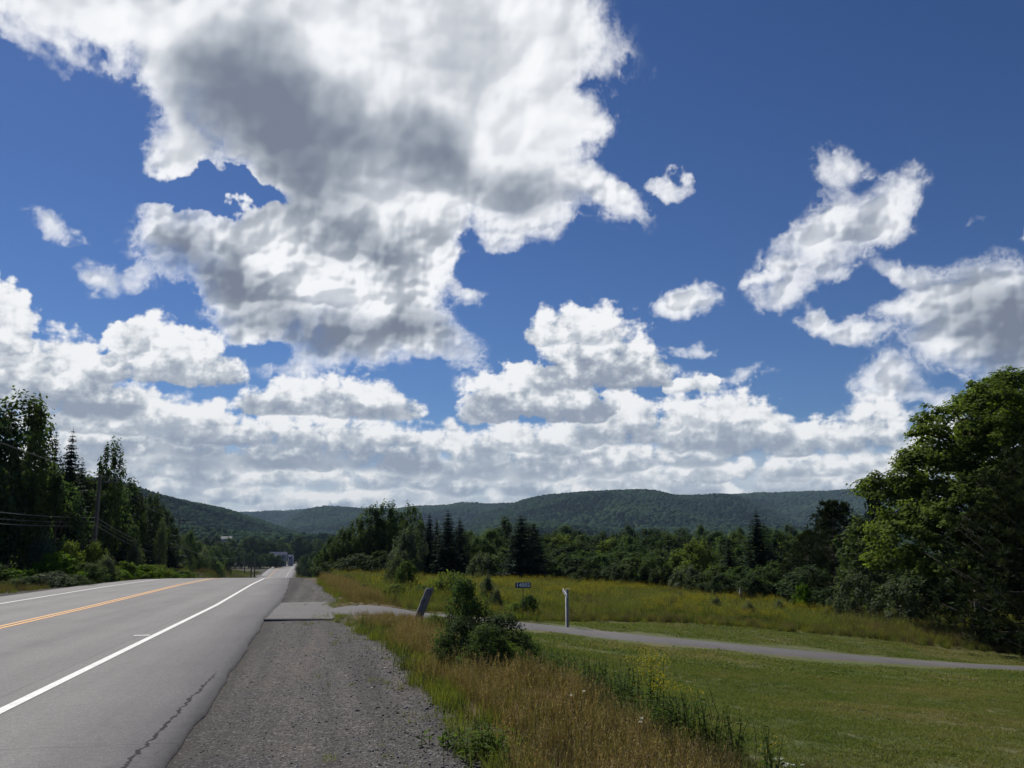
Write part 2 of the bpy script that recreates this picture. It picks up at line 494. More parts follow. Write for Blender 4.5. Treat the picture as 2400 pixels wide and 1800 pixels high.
RA = R(-12.0)                       # the road runs 12 degrees left of the view
RDX, RDY = math.sin(RA), math.cos(RA)


def st_of(x, y):
    return x * RDX + y * RDY, x * RDY - y * RDX


_zs = np.array([-60, 0, 50, 66, 80, 100, 130, 160, 200, 250, 300, 350, 400, 500, 600, 700, 900])
_zz = np.array([.72, 0, -.58, -.86, -1.30, -2.1, -3.7, -5.6, -8.3, -11.3, -13.1, -13.35, -12.9, -12.3, -11.65, -11.5, -12])
_os = np.array([-60, 30, 66, 100, 150, 200, 300, 400, 500, 590, 700, 900])
_oo = np.array([0, 0, -.6, -1.8, -4.2, -7.0, -11.8, -14.6, -15.8, -16.2, -16.2, -16.2])


def _smooth_interp(xs, ys):
    X = np.arange(xs[0], xs[-1], 2.0); Y = np.interp(X, xs, ys)
    k = np.hanning(15); k /= k.sum()
    Yp = np.convolve(np.pad(Y, 7, mode='edge'), k, 'valid')
    # keep the crest crisp enough: little smoothing near the camera
    w = np.clip((X - 40) / 60, 0.15, 1)
    return X, Y * (1 - w) + Yp * w


_ZX, _ZY = _smooth_interp(_zs, _zz)
_OX, _OY = _smooth_interp(_os, _oo)
zr = lambda s: np.interp(s, _ZX, _ZY)
off = lambda s: np.interp(s, _OX, _OY)


def road_pt(s, t):
    """world xy of the point t metres right of the survey line at chainage s (t bends with the road); past 600 m the road turns right"""
    s = np.asarray(s, float)
    S0, RAD = 600.0, 170.0
    ex = np.maximum(s - S0, 0); th = ex / RAD
    sb = np.minimum(s, S0)
    tt = off(sb) + t
    sx = sb + np.sin(th) * (RAD - (tt - off(sb)))
    tx = off(sb) + RAD - np.cos(th) * (RAD - (tt - off(sb)))
    return sx * RDX + tx * RDY, sx * RDY - tx * RDX


# control points: frame x, frame y, distance
CTRL = [
    # verge top, ditch side and lawn in front of the driveway
    (1300, 1800, 7.8), (1210, 1600, 10.6), (1900, 1800, 9.4), (2400, 1800, 10.2), (2900, 1800, 11), (1600, 1720, 10.4), (2400, 1660, 16), (1900, 1660, 14.5),
    (1500, 1600, 16.5), (1330, 1560, 17), (1250, 1520, 20), (1120, 1500, 19.5), (1000, 1462, 24), (1500, 1530, 23), (1800, 1560, 22.5), (2200, 1600, 22),
    # driveway, near and far edges
    (900, 1450, 25.6), (900, 1430, 29.3), (1050, 1458, 26.4), (1050, 1440, 30), (1226, 1476, 28), (1226, 1456, 31.2), (1330, 1487, 28), (1330, 1467, 31),
    (1500, 1508, 26.8), (1500, 1487, 29.6), (1850, 1541, 27.4), (1850, 1519, 30.4), (2130, 1560, 28), (2130, 1546, 31), (2400, 1572, 28.4), (2400, 1563, 31.4), (2900, 1590, 30), (2900, 1580, 33),
    # strip of lawn beyond, meadow
    (1300, 1455, 36), (1600, 1460, 38), (1850, 1480, 38), (2100, 1510, 37), (2300, 1545, 35), (2600, 1560, 36),
    (950, 1400, 45), (1100, 1398, 48), (1300, 1400, 55), (1300, 1376, 76), (1500, 1388, 74), (1500, 1420, 52), (1700, 1410, 66), (1850, 1432, 58), (2000, 1465, 47),
    (2300, 1478, 44), (2500, 1490, 46), (900, 1372, 78), (800, 1362, 80), (1100, 1370, 84),
    # left of the road
    (-300, 1500, 24), (-100, 1400, 40), (0, 1385, 45), (150, 1368, 55), (300, 1357, 68), (430, 1350, 82), (-200, 1350, 60), (60, 1335, 75), (250, 1322, 95),
    (-600, 1300, 90), (0, 1290, 120), (300, 1300, 140), (430, 1338, 130), (500, 1340, 190), (560, 1342, 260), (590, 1338, 380), (500, 1336, 420), (400, 1320, 450),
    # valley beyond
    (760, 1355, 110), (900, 1345, 130), (1200, 1340, 160), (1600, 1350, 150), (2000, 1370, 120), (2400, 1380, 100), (2900, 1400, 90),
    (800, 1330, 300), (1200, 1320, 350), (1600, 1322, 330), (2200, 1325, 280), (660, 1308, 700), (1000, 1298, 800), (1800, 1298, 800), (300, 1290, 700), (2800, 1300, 700),
]
_cp = [tuple(at(*c)) for c in CTRL]
# road corridor points hold the surface to the road's own profile
for s_ in (-20, -8, 0, 8, 16, 24, 32, 42, 52, 62, 72, 90, 110, 140, 180, 240, 320, 400, 500, 620):
    for t_ in (-13.5, -6, 1.4):
        if s_ > 34 and t_ > 0: t_ = 0.9
        if s_ > 100 and t_ > 0: t_ = 4.5
        X_, Y_ = road_pt(s_, t_)
        _cp.append((float(X_), float(Y_), float(zr(s_))))
for (x_, y_, z_) in ((-30, -30, .4), (30, -30, -.6), (0, -60, .6), (60, 0, -1.6), (-60, 0, .3), (-60, 40, .2), (150, 60, -4), (-150, 60, 2), (-250, 300, 4), (300, 200, -9),
                     (-700, 1200, -8), (0, 1600, -18), (700, 1400, -18), (1400, 600, -14), (-1400, 400, 0), (0, -700, 3), (-900, -700, 4), (900, -700, 0), (0, 3000, -22), (2500, 2000, -20), (-2500, 2000, -10)):
    _cp.append((x_, y_, z_))
_cp = np.array(_cp)


def _wc(x, y):
    r = np.hypot(x, y) + 1e-6
    k = np.log1p(r / 18.0) * 18.0 / r
    return x * k, y * k


_cu, _cv = _wc(_cp[:, 0], _cp[:, 1])
_n = len(_cp)
_d = np.hypot(_cu[:, None] - _cu[None], _cv[:, None] - _cv[None])
_K = np.zeros((_n + 3, _n + 3)); _K[:_n, :_n] = -_d + np.eye(_n) * 0.02 if False else _d ** 2 * np.log(_d + 1e-9)
_K[:_n, :_n] += np.eye(_n) * 0.6
_K[:_n, _n] = 1; _K[:_n, _n + 1] = _cu; _K[:_n, _n + 2] = _cv
_K[_n, :_n] = 1; _K[_n + 1, :_n] = _cu; _K[_n + 2, :_n] = _cv
_coef = np.linalg.solve(_K, np.concatenate([_cp[:, 2], [0, 0, 0]]))


def _rbf(x, y):
    sh = np.shape(x)
    u, v = _wc(np.ravel(x).astype(float), np.ravel(y).astype(float))
    o_ = np.empty(len(u))
    for i in range(0, len(u), 40000):
        uu, vv = u[i:i + 40000], v[i:i + 40000]
        d = np.hypot(uu[:, None] - _cu[None], vv[:, None] - _cv[None])
        o_[i:i + 40000] = (d ** 2 * np.log(d + 1e-9)) @ _coef[:_n] + _coef[_n] + _coef[_n + 1] * uu + _coef[_n + 2] * vv
    return o_.reshape(sh)


def H(x, y):
    """height of the ground"""
    x = np.asarray(x, float); y = np.asarray(y, float)
    z = _rbf(x, y)
    s, t = st_of(x, y)
    tb = t - off(s)
    right = np.interp(s, [-60, 34, 50, 70, 110], [1.25, 1.15, .7, .5, 4.0])
    # 0 inside the corridor, 1 outside
    w = np.maximum(sstep(tb, right, right + 2.2), sstep(-tb, 12.9, 15.5))
    w = np.where((s > 610) | (s < -60), 1, w)
    z = zr(s) * (1 - w) + z * w
    return z


def H1(x, y):
    return float(H(np.array([x]), np.array([y]))[0])


def on_px(px, Y):
    """ground point under frame column px at distance Y"""
    c0, c1 = at(px, 1300, Y), at(px, 1500, Y)
    x = c0.x
    for _ in range(3):
        z = H1(x, Y)
        k = (z - c0.z) / (c1.z - c0.z)
        x = c0.x + k * (c1.x - c0.x)
    return Vector((x, Y, z))


# driveway centre line (frame x, frame y, distance)
DRIVE = [(700, 1436, 27.6), (850, 1437, 27.3), (1050, 1449, 28.0), (1226, 1466, 29.4), (1330, 1477, 29.4), (1500, 1497, 28.1), (1850, 1530, 28.8), (2130, 1553, 29.5), (2400, 1567.5, 29.9), (2900, 1585, 31.5), (3600, 1600, 34)]
_dr = np.array([tuple(at(*c))[:2] for c in DRIVE])
_dseg = np.concatenate([[0], np.cumsum(np.hypot(*np.diff(_dr, axis=0).T))])
_du = np.arange(0, _dseg[-1], .25)
_dx = np.interp(_du, _dseg, _dr[:, 0]); _dy = np.interp(_du, _dseg, _dr[:, 1])
_kk = np.hanning(17); _kk /= _kk.sum()
_dx[8:-8] = np.convolve(_dx, _kk, 'valid'); _dy[8:-8] = np.convolve(_dy, _kk, 'valid')


def drive_dist(x, y):
    x = np.asarray(x, float); y = np.asarray(y, float)
    best = np.full(x.shape, 1e9)
    if x.size < 1: return best
    m = (np.abs(y - 29) < 12) & (x > -12) & (x < 60)
    if m.any():
        xx, yy = x[m], y[m]; b = np.full(xx.shape, 1e9)
        for i in range(0, len(_dx), 4):
            b = np.minimum(b, (xx - _dx[i]) ** 2 + (yy - _dy[i]) ** 2)
        best[m] = np.sqrt(b)
    return best


def zones(x, y):
    """what grows where: gravel, dry grass, verge weeds, mown lawn, meadow, each 0 .. 1"""
    s, t = st_of(x, y); tb = t - off(s)
    n1 = perlin2(x / 1.7, y / 1.7, 5) * .5 + perlin2(x / .5, y / .5, 6) * .22
    ge = np.interp(s, [-10, 5, 16, 22, 24, 31, 34, 60, 70], [1.5, 1.25, 1.2, .6, .35, .35, .7, .1, -.4]) + n1 * .35
    gravel = (1 - sstep(tb, ge - .12, ge + .22)) * sstep(tb, -13.2 + n1 * .3, -12.6 + n1 * .3) * (s < 615)
    # mown lawn: right of the verge and scrub, both sides of the driveway up to the meadow edge
    ve = np.interp(y, [4, 8.3, 9.4, 10.8, 13, 16, 20, 24, 28, 31, 33, 40], [2.75, 2.65, 2.2, 1.85, 1.05, .6, 0, -.6, -.7, .4, 1.6, 3.0])
    md = np.interp(x, [-2, 0, 4, 10, 14, 17, 30], [31.5, 34.5, 36.5, 38, 38, 37.5, 36]) + n1 * .5
    # the meadow edge runs along the back of the lawn
    lawn = sstep(x - ve + n1 * .5, -.2, .5) * (1 - sstep(y, md - .15, md + .15))
    lawn = np.where(x > 60, 0, lawn)
    meadow = np.where((y > 30) & (tb > 2.7) & (s < 140), 1.0, 0.0) * (1 - lawn)
    verge = np.clip(1 - lawn - meadow - gravel, 0, 1)
    dry = verge * (1 - sstep(np.abs(tb - np.interp(s, [5, 10, 16, 22, 34, 60], [2.4, 2.2, 2.1, 1.9, 1.5, .7]) - n1 * .3), .55, 1.5)) * (tb > 0)
    return dict(gravel=gravel, lawn=lawn, meadow=meadow, verge=verge, dry=dry)


def attr(N, name):
    return N.node('ShaderNodeAttribute', out='Fac', props=dict(attribute_name=name))


def geo_pos(N):
    return N.node('ShaderNodeNewGeometry', out='Position')


# ---- the ground sheet
def sinh_axis(lo, hi, n, k):
    u = np.linspace(-1, 1, n)
    a = np.sinh(k * u) / math.sinh(k)
    return np.where(a < 0, -a * lo, a * hi)


gx = sinh_axis(-8000, 8000, 620, 9.2)
gy = np.concatenate([-np.geomspace(6000, 2, 60), np.linspace(-1.9, 45, 300), 45 + np.geomspace(.2, 7900, 230)])
GX, GY = np.meshgrid(gx, gy)
GZ = H(GX, GY)
_far = sstep(np.hypot(GX, GY), 1500, 2500)
GZ = GZ * (1 - _far) + (-25.0) * _far
_z = zones(GX, GY)
_near = 1 - sstep(np.hypot(GX, GY), 60, 140)
bump = (perlin2(GX / 3.1, GY / 3.1, 1) * .05 + perlin2(GX / .8, GY / .8, 2) * .018) * _near
_flat = np.clip(_z['gravel'] + (1 - sstep(drive_dist(GX, GY), 1.4, 2.2)), 0, 1)
GZ += bump * (1 - _flat) + _z['gravel'] * perlin2(GX / .35, GY / .35, 3) * .008 * _near
# rut along the pavement edge
_s, _t = st_of(GX, GY)

gm, N = new_mat('ground')
pos = geo_pos(N)
px_, py_, pz_ = N.sep(pos)
g, l, me_, d_ = attr(N, 'gravel'), attr(N, 'lawn'), attr(N, 'meadow'), attr(N, 'dry')
st1 = N.voro(pos, 42.0, 'F1', out='Color'); st1g = N.sep(st1)[0]
st2 = N.sep(N.voro(pos, 95.0, 'F1', out='Color'))[1]
gn = N.noise(pos, 1.1, 5, .6)
gcol = N.ramp(N.m('MULTIPLY_ADD', st1g, .5, N.m('MULTIPLY', st2, .5)), [(0, (.018, .017, .017)), (.45, (.048, .045, .043)), (.8, (.090, .085, .082)), (1, (.26, .26, .26))])
tg = N.v('DOT_PRODUCT', pos, (RDY, -RDX, 0)); sg = N.v('DOT_PRODUCT', pos, (RDX, RDY, 0))
trk = N.noise(N.comb(N.m('MULTIPLY', sg, .09), N.m('MULTIPLY', tg, 2.2), 0.0), 1.0, 4, .6)
gcol = N.mix(N.rng(gn, .35, .7), gcol, N.mix(1.0, gcol, (1.28, 1.20, 1.12), 'MULTIPLY'))
gcol = N.mix(1.0, gcol, N.ramp(trk, [(.32, (.66, .65, .64)), (.5, (1, 1, 1)), (.68, (1.35, 1.28, 1.2))]), 'MULTIPLY')
gcol = N.mix(N.rng(tg, -.9, -1.15), gcol, N.mix(1.0, gcol, (.55, .54, .54), 'MULTIPLY'))
# grass grows into the gravel in patches
ln = N.noise(pos, .55, 5, .6); ln2 = N.noise(pos, 6.0, 4, .6); ln3 = N.noise(pos, 60.0, 3, .6)
lc = N.ramp(ln, [(.28, (.058, .086, .024)), (.45, (.080, .098, .030)), (.58, (.105, .104, .040)), (.72, (.150, .125, .058))])
lc = N.mix(1.0, lc, N.ramp(ln2, [(.3, (.7, .75, .7)), (.7, (1.25, 1.2, 1.2))]), 'MULTIPLY')
lc = N.mix(1.0, lc, N.ramp(ln3, [(.3, (.6, .6, .6)), (.7, (1.35, 1.35, 1.3))]), 'MULTIPLY')
vc = N.ramp(ln2, [(.3, (.022, .030, .010)), (.7, (.058, .050, .022))])
mc = N.ramp(N.noise(pos, .4, 5, .65), [(.3, (.055, .07, .016)), (.5, (.095, .095, .022)), (.7, (.10, .07, .03))])
col = N.mix(l, vc, lc); col = N.mix(me_, col, mc); col = N.mix(N.m('MULTIPLY', d_, .7), col, (.12, .075, .03, 1))
col = N.mix(g, col, gcol)
bmp = N.node('ShaderNodeBump', Strength=0.9, Distance=.012, Height=N.m('ADD', N.m('MULTIPLY', N.voro(pos, 42.0, 'F1'), -1.0), N.m('MULTIPLY', ln3, .5)))
out(N, N.node('ShaderNodeBsdfPrincipled', Base_Color=col, Roughness=.93, Normal=bmp, Specular_IOR_Level=.25))
ground = bpy.data.objects.new('ground', mesh_np('ground', np.stack([GX, GY, GZ], -1).reshape(-1, 3), grid_faces(*GX.shape),
                              attrs={k: _z[k] for k in ('gravel', 'lawn', 'meadow', 'dry')}, smooth=True, mats=[gm]))
COL.objects.link(ground); ground['kind'] = 'structure'


# ------------------------------------------------------------------ road, markings, driveway
def asphalt(name, tone, warm=1.0, cracks=False):
    m_, N = new_mat(name)
    pos = geo_pos(N)
    s_c = N.v('DOT_PRODUCT', pos, (RDX, RDY, 0)); t_c = N.v('DOT_PRODUCT', pos, (RDY, -RDX, 0))
    fine = N.voro(pos, 120.0, 'F1', out='Color'); f0 = N.sep(fine)[0]
    mid = N.noise(pos, 14, 4, .6)
    lng = N.noise(N.comb(N.m('MULTIPLY', s_c, .06), t_c, 0.0), 1.6, 4, .6)
    pat = N.noise(pos, .35, 4, .6)
    v_ = N.m('MULTIPLY', N.rng(f0, 0, 1, .70, 1.30), N.rng(mid, .3, .7, .88, 1.12))
    v_ = N.m('MULTIPLY', v_, N.rng(lng, .3, .7, .88, 1.10)); v_ = N.m('MULTIPLY', v_, N.rng(pat, .3, .7, .92, 1.08))
    if cracks:
        # wheel paths polished a little lighter, older surface on the far lane
        wp1 = N.m('ABSOLUTE', N.m('SUBTRACT', N.m('ABSOLUTE', N.m('ADD', t_c, 5.0)), .85)); wp2 = N.m('ABSOLUTE', N.m('SUBTRACT', N.m('ABSOLUTE', N.m('ADD', t_c, 8.6)), .85))
        v_ = N.m('MULTIPLY', v_, N.rng(N.m('MINIMUM', wp1, wp2), 0.0, .45, 1.07, .97))
        v_ = N.m('MULTIPLY', v_, N.rng(t_c, -6.95, -6.80, 1.13, 1.0))
        # old oil drips down the middle of each lane, sealed joint and a few transverse seams
        oil = N.m('MULTIPLY', N.rng(N.m('ABSOLUTE', N.m('SUBTRACT', N.m('ABSOLUTE', N.m('ADD', t_c, 6.8)), 1.8)), 0.0, .35, 1, 0), N.rng(N.noise(pos, 1.2, 5, .7), .45, .7))
        v_ = N.m('MULTIPLY', v_, N.m('SUBTRACT', 1.0, N.m('MULTIPLY', oil, .22)))
        jw = N.m('MULTIPLY', N.noise(pos, 1.5, 4, .6), .10)
        jt = N.rng(N.m('ABSOLUTE', N.m('SUBTRACT', N.m('ADD', t_c, jw), -3.40)), .008, .03, .80, 1.0)
        v_ = N.m('MULTIPLY', v_, jt)
        ts = N.m('ABSOLUTE', N.m('SUBTRACT', N.m('FRACT', N.m('ADD', N.m('DIVIDE', s_c, 17.3), N.m('MULTIPLY', N.noise(pos, .9, 5, .65), .028))), .5))
        v_ = N.m('MULTIPLY', v_, N.rng(ts, .0003, .0016, .72, 1.0))
    c = N.v('SCALE', (tone * warm, tone * .99, tone * (.96 if warm < 1.1 else .88)), v_)
    h = N.m('MULTIPLY', f0, .5)
    if cracks:
        # a wandering crack that follows the edge of the pavement
        wob = N.m('MULTIPLY', N.m('SUBTRACT', N.noise(N.comb(s_c, 0.0, 0.0), 1.7, 8, .80), .5), .34)
        tc_ = N.m('ADD', -1.37, N.m('MULTIPLY', N.m('SUBTRACT', s_c, 9.0), .012))
        dd_ = N.m('ABSOLUTE', N.m('SUBTRACT', N.m('ADD', t_c, wob), tc_))
        cr = N.m('MULTIPLY', N.m('LESS_THAN', dd_, N.rng(N.noise(pos, 6, 2), .35, .65, .006, .026)), N.rng(s_c, 12.4, 13.4, 1.0, 0.0))
        cr2 = N.m('MULTIPLY', N.rng(N.voro(N.v('ADD', pos, N.v('SCALE', N.noise(pos, 3, 3, out='Color'), .3)), 2.2, 'DISTANCE_TO_EDGE'), 0.0, .02, 1, 0), N.m('MULTIPLY', N.rng(t_c, -1.75, -1.35), N.rng(s_c, 6.5, 9.5, 1.0, 0.0)))
        cr = N.m('MAXIMUM', cr, N.m('MULTIPLY', cr2, .7))
        # ravelled dark edge
        rag = N.rng(N.m('ADD', N.m('SUBTRACT', t_c, N.rng(s_c, 8.0, 24.0, -1.12, -1.30)), N.m('MULTIPLY', N.noise(pos, 3.5, 5, .7), .28)), -.0, .14)
        c = N.mix(N.m('MAXIMUM', cr, N.m('MULTIPLY', rag, .45)), c, (.018, .016, .018, 1))
    bmp = N.node('ShaderNodeBump', Strength=.5, Distance=.006, Height=h)
    out(N, N.node('ShaderNodeBsdfPrincipled', Base_Color=c, Roughness=.82, Normal=bmp, Specular_IOR_Level=.35))
    return m_


def paint(name, c, wear=.35):
    m_, N = new_mat(name)
    pos = geo_pos(N)
    f0 = N.sep(N.voro(pos, 90.0, 'F1', out='Color'))[0]
    k = N.m('MULTIPLY', N.rng(f0, 0, 1, 1 - wear * .5, 1.05), N.rng(N.noise(pos, 5, 5, .7), .3, .7, 1 - wear * .6, 1.05))
    chip = N.rng(N.noise(pos, 22, 6, .75), .60, .64, 0.0, .75)
    out(N, N.node('ShaderNodeBsdfPrincipled', Base_Color=N.mix(chip, N.v('SCALE', c, k), (.15, .145, .14, 1)), Roughness=.6))
    return m_


M_road = asphalt('road_asphalt', .158, 1.04, True)
M_drive = asphalt('driveway_asphalt', .096, 1.07)
M_white = paint('white_paint', (.74, .74, .70))
M_yellow = paint('yellow_paint', (.78, .38, .07))


def strip_mesh(name, sv, left, right, dz, mats, skirt=0.0, nt=2):
    """sheet along the road between two lateral lines (functions of chainage), with skirts down its sides"""
    sv = np.asarray(sv, float)
    L = np.array([left(s) for s in sv]); Rr = np.array([right(s) for s in sv])
    cols = []
    if skirt: cols.append((L, dz - skirt))
    for k in range(nt):
        cols.append((L + (Rr - L) * k / (nt - 1), dz))
    if skirt: cols.append((Rr + .03, dz - skirt))
    V_ = []
    for (tt, d) in cols:
        x, y = road_pt(sv, tt)
        V_.append(np.stack([x, y, zr(np.minimum(sv, 899)) + d], -1))
    V_ = np.stack(V_, 1)
    return mesh_np(name, V_.reshape(-1, 3), grid_faces(*V_.shape[:2])[:, ::-1], mats=mats, smooth=False)


def merge_np(name, parts, mats, **kw):
    """several (verts, faces) pieces as one mesh"""
    vs_, fs_, o_ = [], [], 0
    for v_, f_ in parts:
        vs_.append(np.asarray(v_, float).reshape(-1, 3)); fs_.append(np.asarray(f_) + o_); o_ += len(vs_[-1])
    return mesh_np(name, np.concatenate(vs_), np.concatenate(fs_), mats=mats, **kw)


def struct(name, me):
    o_ = bpy.data.objects.new(name, me); COL.objects.link(o_); o_['kind'] = 'structure'
    return o_


sv = np.unique(np.concatenate([np.arange(-40, 40, .5), np.arange(40, 110, 1), np.arange(110, 860, 4)]))
wob_ = lambda s: .018 * math.sin(s * 1.3) + .012 * math.sin(s * 3.1 + 1) + .010 * math.sin(s * 7.7)
redge = lambda s: float(np.interp(s, [-40, 8, 12, 24, 32, 45, 68, 110, 200, 300], [-1.05, -1.12, -1.15, -1.3, -1.2, -1.25, -1.5, 0.5, 2.8, 3.4])) + wob_(s) * (1 if s < 70 else 0)
ledge = lambda s: float(np.interp(s, [-40, 30, 60, 110], [-11.9, -11.9, -11.7, -11.4]))
DZ = .055
struct('road', strip_mesh('road', sv, ledge, redge, DZ, [M_road], skirt=.12, nt=9))
lanew = lambda s: float(np.interp(s, [-40, 30, 66, 110, 200, 300], [-3.15, -3.15, -3.2, -1.2, .45, .45]))


def mark(sv, c, w):
    c0 = (lambda s: c) if not callable(c) else c
    sv = np.asarray(sv, float)
    cc = np.array([c0(s) for s in sv])
    V_ = []
    for e in (-w / 2, w / 2):
        x, y = road_pt(sv, cc + e)
        V_.append(np.stack([x, y, zr(sv) + DZ + .006 + np.maximum(sv - 80, 0) * .00008], -1))
    V_ = np.stack(V_, 1)
    return V_.reshape(-1, 3), grid_faces(*V_.shape[:2])[:, ::-1]


wp = [mark(sv, lanew, .125), mark(sv, lambda s: float(np.interp(s, [-40, 60, 110], [-10.25, -10.15, -10.1])), .12)]
for s0 in np.arange(118, 640, 12.0):          # dashes between the climbing lanes
    wp.append(mark(np.linspace(s0, s0 + 4.5, 4), -3.2, .13))
wp.append(mark(np.linspace(19.2, 19.35, 2), -3.40, .30))
struct('road_markings_white', merge_np('road_markings_white', wp, [M_white]))
yp = [mark(sv, -6.87 - .10, .105), mark(sv, -6.87 + .10, .105)]
struct('road_markings_yellow', merge_np('road_markings_yellow', yp, [M_yellow]))

# apron where the driveway meets the road, then the driveway
ap = []
sa = np.linspace(23.4, 31.2, 14)
V_ = []
for t_ in (-1.45, -.6, .0, .38):
    row = []
    for s in sa:
        tt = min(t_, 10) if t_ > -1.4 else redge(s) - .02
        j = .06 * math.sin(s * 2.1 + t_)
        x, y = road_pt(s + (0.25 * (1.45 + t_) * (1 if s > 27 else -.1)), tt + j * (t_ > .3))
        row.append((float(x), float(y), float(zr(s)) + (DZ - .012) - .01 * (t_ + 1.4)))
    V_.append(row)
V_ = np.array(V_)
e0 = V_.copy()[:, [0]]; e0[..., 2] -= .1; e1 = V_.copy()[:, [-1]]; e1[..., 2] -= .1
V_ = np.concatenate([e0, V_, e1], 1)
struct('driveway_apron', mesh_np('driveway_apron', V_.reshape(-1, 3), grid_faces(*V_.shape[:2])[:, ::-1], mats=[M_drive]))
_tx = np.gradient(_dx); _ty = np.gradient(_dy); _tl = np.hypot(_tx, _ty); _nx, _ny = -_ty / _tl, _tx / _tl
k0 = int(np.searchsorted(_du, 1.15))
rows = []
rsd = np.random.RandomState(3)
for q in np.linspace(-1, 1, 7):
    hw = 1.06 + np.interp(_du, [0, 3, 8], [1.6, .9, 0])
    jj = (perlin2(_du / .6, _du * 0 + q * 9, 8) * .07 + perlin2(_du / 3., _du * 0 + q * 5, 9) * .08) * (abs(q) == 1)
    x = _dx + _nx * (q * hw + jj); y = _dy + _ny * (q * hw + jj)
    rows.append(np.stack([x, y, H(x, y) + .035 + .02 * (1 - q * q) - (.05 if abs(q) == 1 else 0)], -1)[k0:])
V_ = np.stack(rows, 0)
struct('driveway', mesh_np('driveway', V_.reshape(-1, 3), grid_faces(*V_.shape[:2]), mats=[M_drive], smooth=True))
# side road that leaves the main road on the far slope
q0 = Vector((*[float(a) for a in road_pt(405., -10.5)], float(zr(405)) + .06)); q1 = at(505, 1336, 430); q2 = at(430, 1331, 470)
V_ = []
for a_, w_ in ((q0, 9), (q0.lerp(q1, .35), 5), (q1, 4), (q2, 4)):
    z_ = max(a_.z, H1(a_.x, a_.y) + .1)
    V_.append([(a_.x, a_.y - w_, z_), (a_.x, a_.y + w_, z_ + .1)])
V_ = np.array(V_)
struct('side_road', mesh_np('side_road', V_.reshape(-1, 3), grid_faces(4, 2), mats=[M_drive]))

# ------------------------------------------------------------------ hills
hm, N = new_mat('forested_hillside')
pos = geo_pos(N)
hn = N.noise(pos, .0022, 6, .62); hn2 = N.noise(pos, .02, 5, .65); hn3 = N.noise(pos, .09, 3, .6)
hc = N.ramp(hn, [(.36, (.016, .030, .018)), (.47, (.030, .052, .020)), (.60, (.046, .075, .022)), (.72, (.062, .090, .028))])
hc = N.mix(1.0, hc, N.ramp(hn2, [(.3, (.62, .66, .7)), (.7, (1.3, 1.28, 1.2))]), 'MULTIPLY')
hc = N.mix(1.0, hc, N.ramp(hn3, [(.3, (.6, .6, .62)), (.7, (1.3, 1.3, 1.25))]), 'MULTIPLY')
out(N, N.node('ShaderNodeBsdfPrincipled', Base_Color=hc, Roughness=1.0, Specular_IOR_Level=.0))
HILL_PTS = []


def hill(name, prof, Dc, Df, foot, seed, rough=1.0, back=900, spacing=9.0):
    """ridge whose crest is seen along prof (frame x, frame y) at distance Dc; its near slope runs down to distance Df"""
    pr = np.array(prof, float)
    xs = np.linspace(pr[0, 0], pr[-1, 0], max(60, int((pr[-1, 0] - pr[0, 0]) / 7)))
    ys = np.interp(xs, pr[:, 0], pr[:, 1])
    k = np.hanning(9); k /= k.sum(); yp = np.convolve(np.pad(ys, 4, mode='reflect', reflect_type='odd'), k, 'valid'); ys = yp
    cols = []
    nv = 56
    u = np.linspace(0, 1.28, nv)
    for i, (a, b) in enumerate(zip(xs, ys)):
        dc = Dc * (1 + .06 * math.sin(a * .004 + seed)) if not callable(Dc) else Dc(a)
        top = at(a, b + 8.5, dc)
        ratio = top.x / dc
        df = Df(a) if callable(Df) else Df
        Yv = df + (dc - df) * np.minimum(u, 1) + np.maximum(u - 1, 0) / .28 * back
        prof_ = np.where(u <= 1, np.sin(np.clip(u, 0, 1) * math.pi / 2) ** 1.35, 1 - np.maximum(u - 1, 0) * 2.6)
        z = foot + (top.z - foot) * prof_
        cols.append(np.stack([ratio * Yv, Yv, z], -1))
    V_ = np.stack(cols, 1)
    X, Y, Z = V_[..., 0], V_[..., 1], V_[..., 2]
    env = (np.sin(np.clip(u, 0, 1) * math.pi) ** .8)[:, None]
    hgt = np.maximum(np.interp(xs, xs, V_[..., 2].max(0)) - foot, 5)[None]
    gul = perlin2(X / 420., Y / 900., seed) * .30 + perlin2(X / 180., Y / 420., seed + 1) * .14 + perlin2(X / 70., Y / 120., seed + 2) * .03
    Z = Z + env * hgt * gul * rough * .55
    V_[..., 2] = Z
    struct(name, mesh_np(name, V_.reshape(-1, 3), grid_faces(*V_.shape[:2]), mats=[hm], smooth=True))
    HILL_PTS.append((V_, spacing, seed))


hill('hill_far', [(480, 1200), (560, 1197), (605, 1196), (680, 1193), (740, 1187), (800, 1188), (900, 1190), (1000, 1192), (1100, 1196)], 5600, 4200, -25, 3, spacing=18)
hill('hill_middle', [(600, 1262), (640, 1238), (680, 1214), (715, 1197), (745, 1189), (775, 1187), (830, 1190), (900, 1191), (960, 1184), (1030, 1180), (1100, 1177), (1170, 1177), (1230, 1176), (1300, 1180), (1400, 1200)], 4300, 2600, -25, 8, spacing=14)
hill('hill_right_back', [(1500, 1180), (1600, 1166), (1700, 1160), (1760, 1157), (1850, 1152), (1950, 1150), (2030, 1150), (2110, 1156), (2250, 1170), (2500, 1165), (3200, 1175), (4000, 1180)], 3900, 2500, -25, 21, spacing=13)
hill('hill_right', [(1000, 1262), (1060, 1240), (1130, 1206), (1190, 1184), (1240, 1168), (1290, 1160), (1340, 1155), (1400, 1151), (1470, 1150), (1540, 1153), (1600, 1158), (1640, 1157), (1690, 1156), (1730, 1166), (1790, 1190), (1850, 1215), (1920, 1245), (2000, 1270)], 3000, 1500, -25, 31, spacing=11)
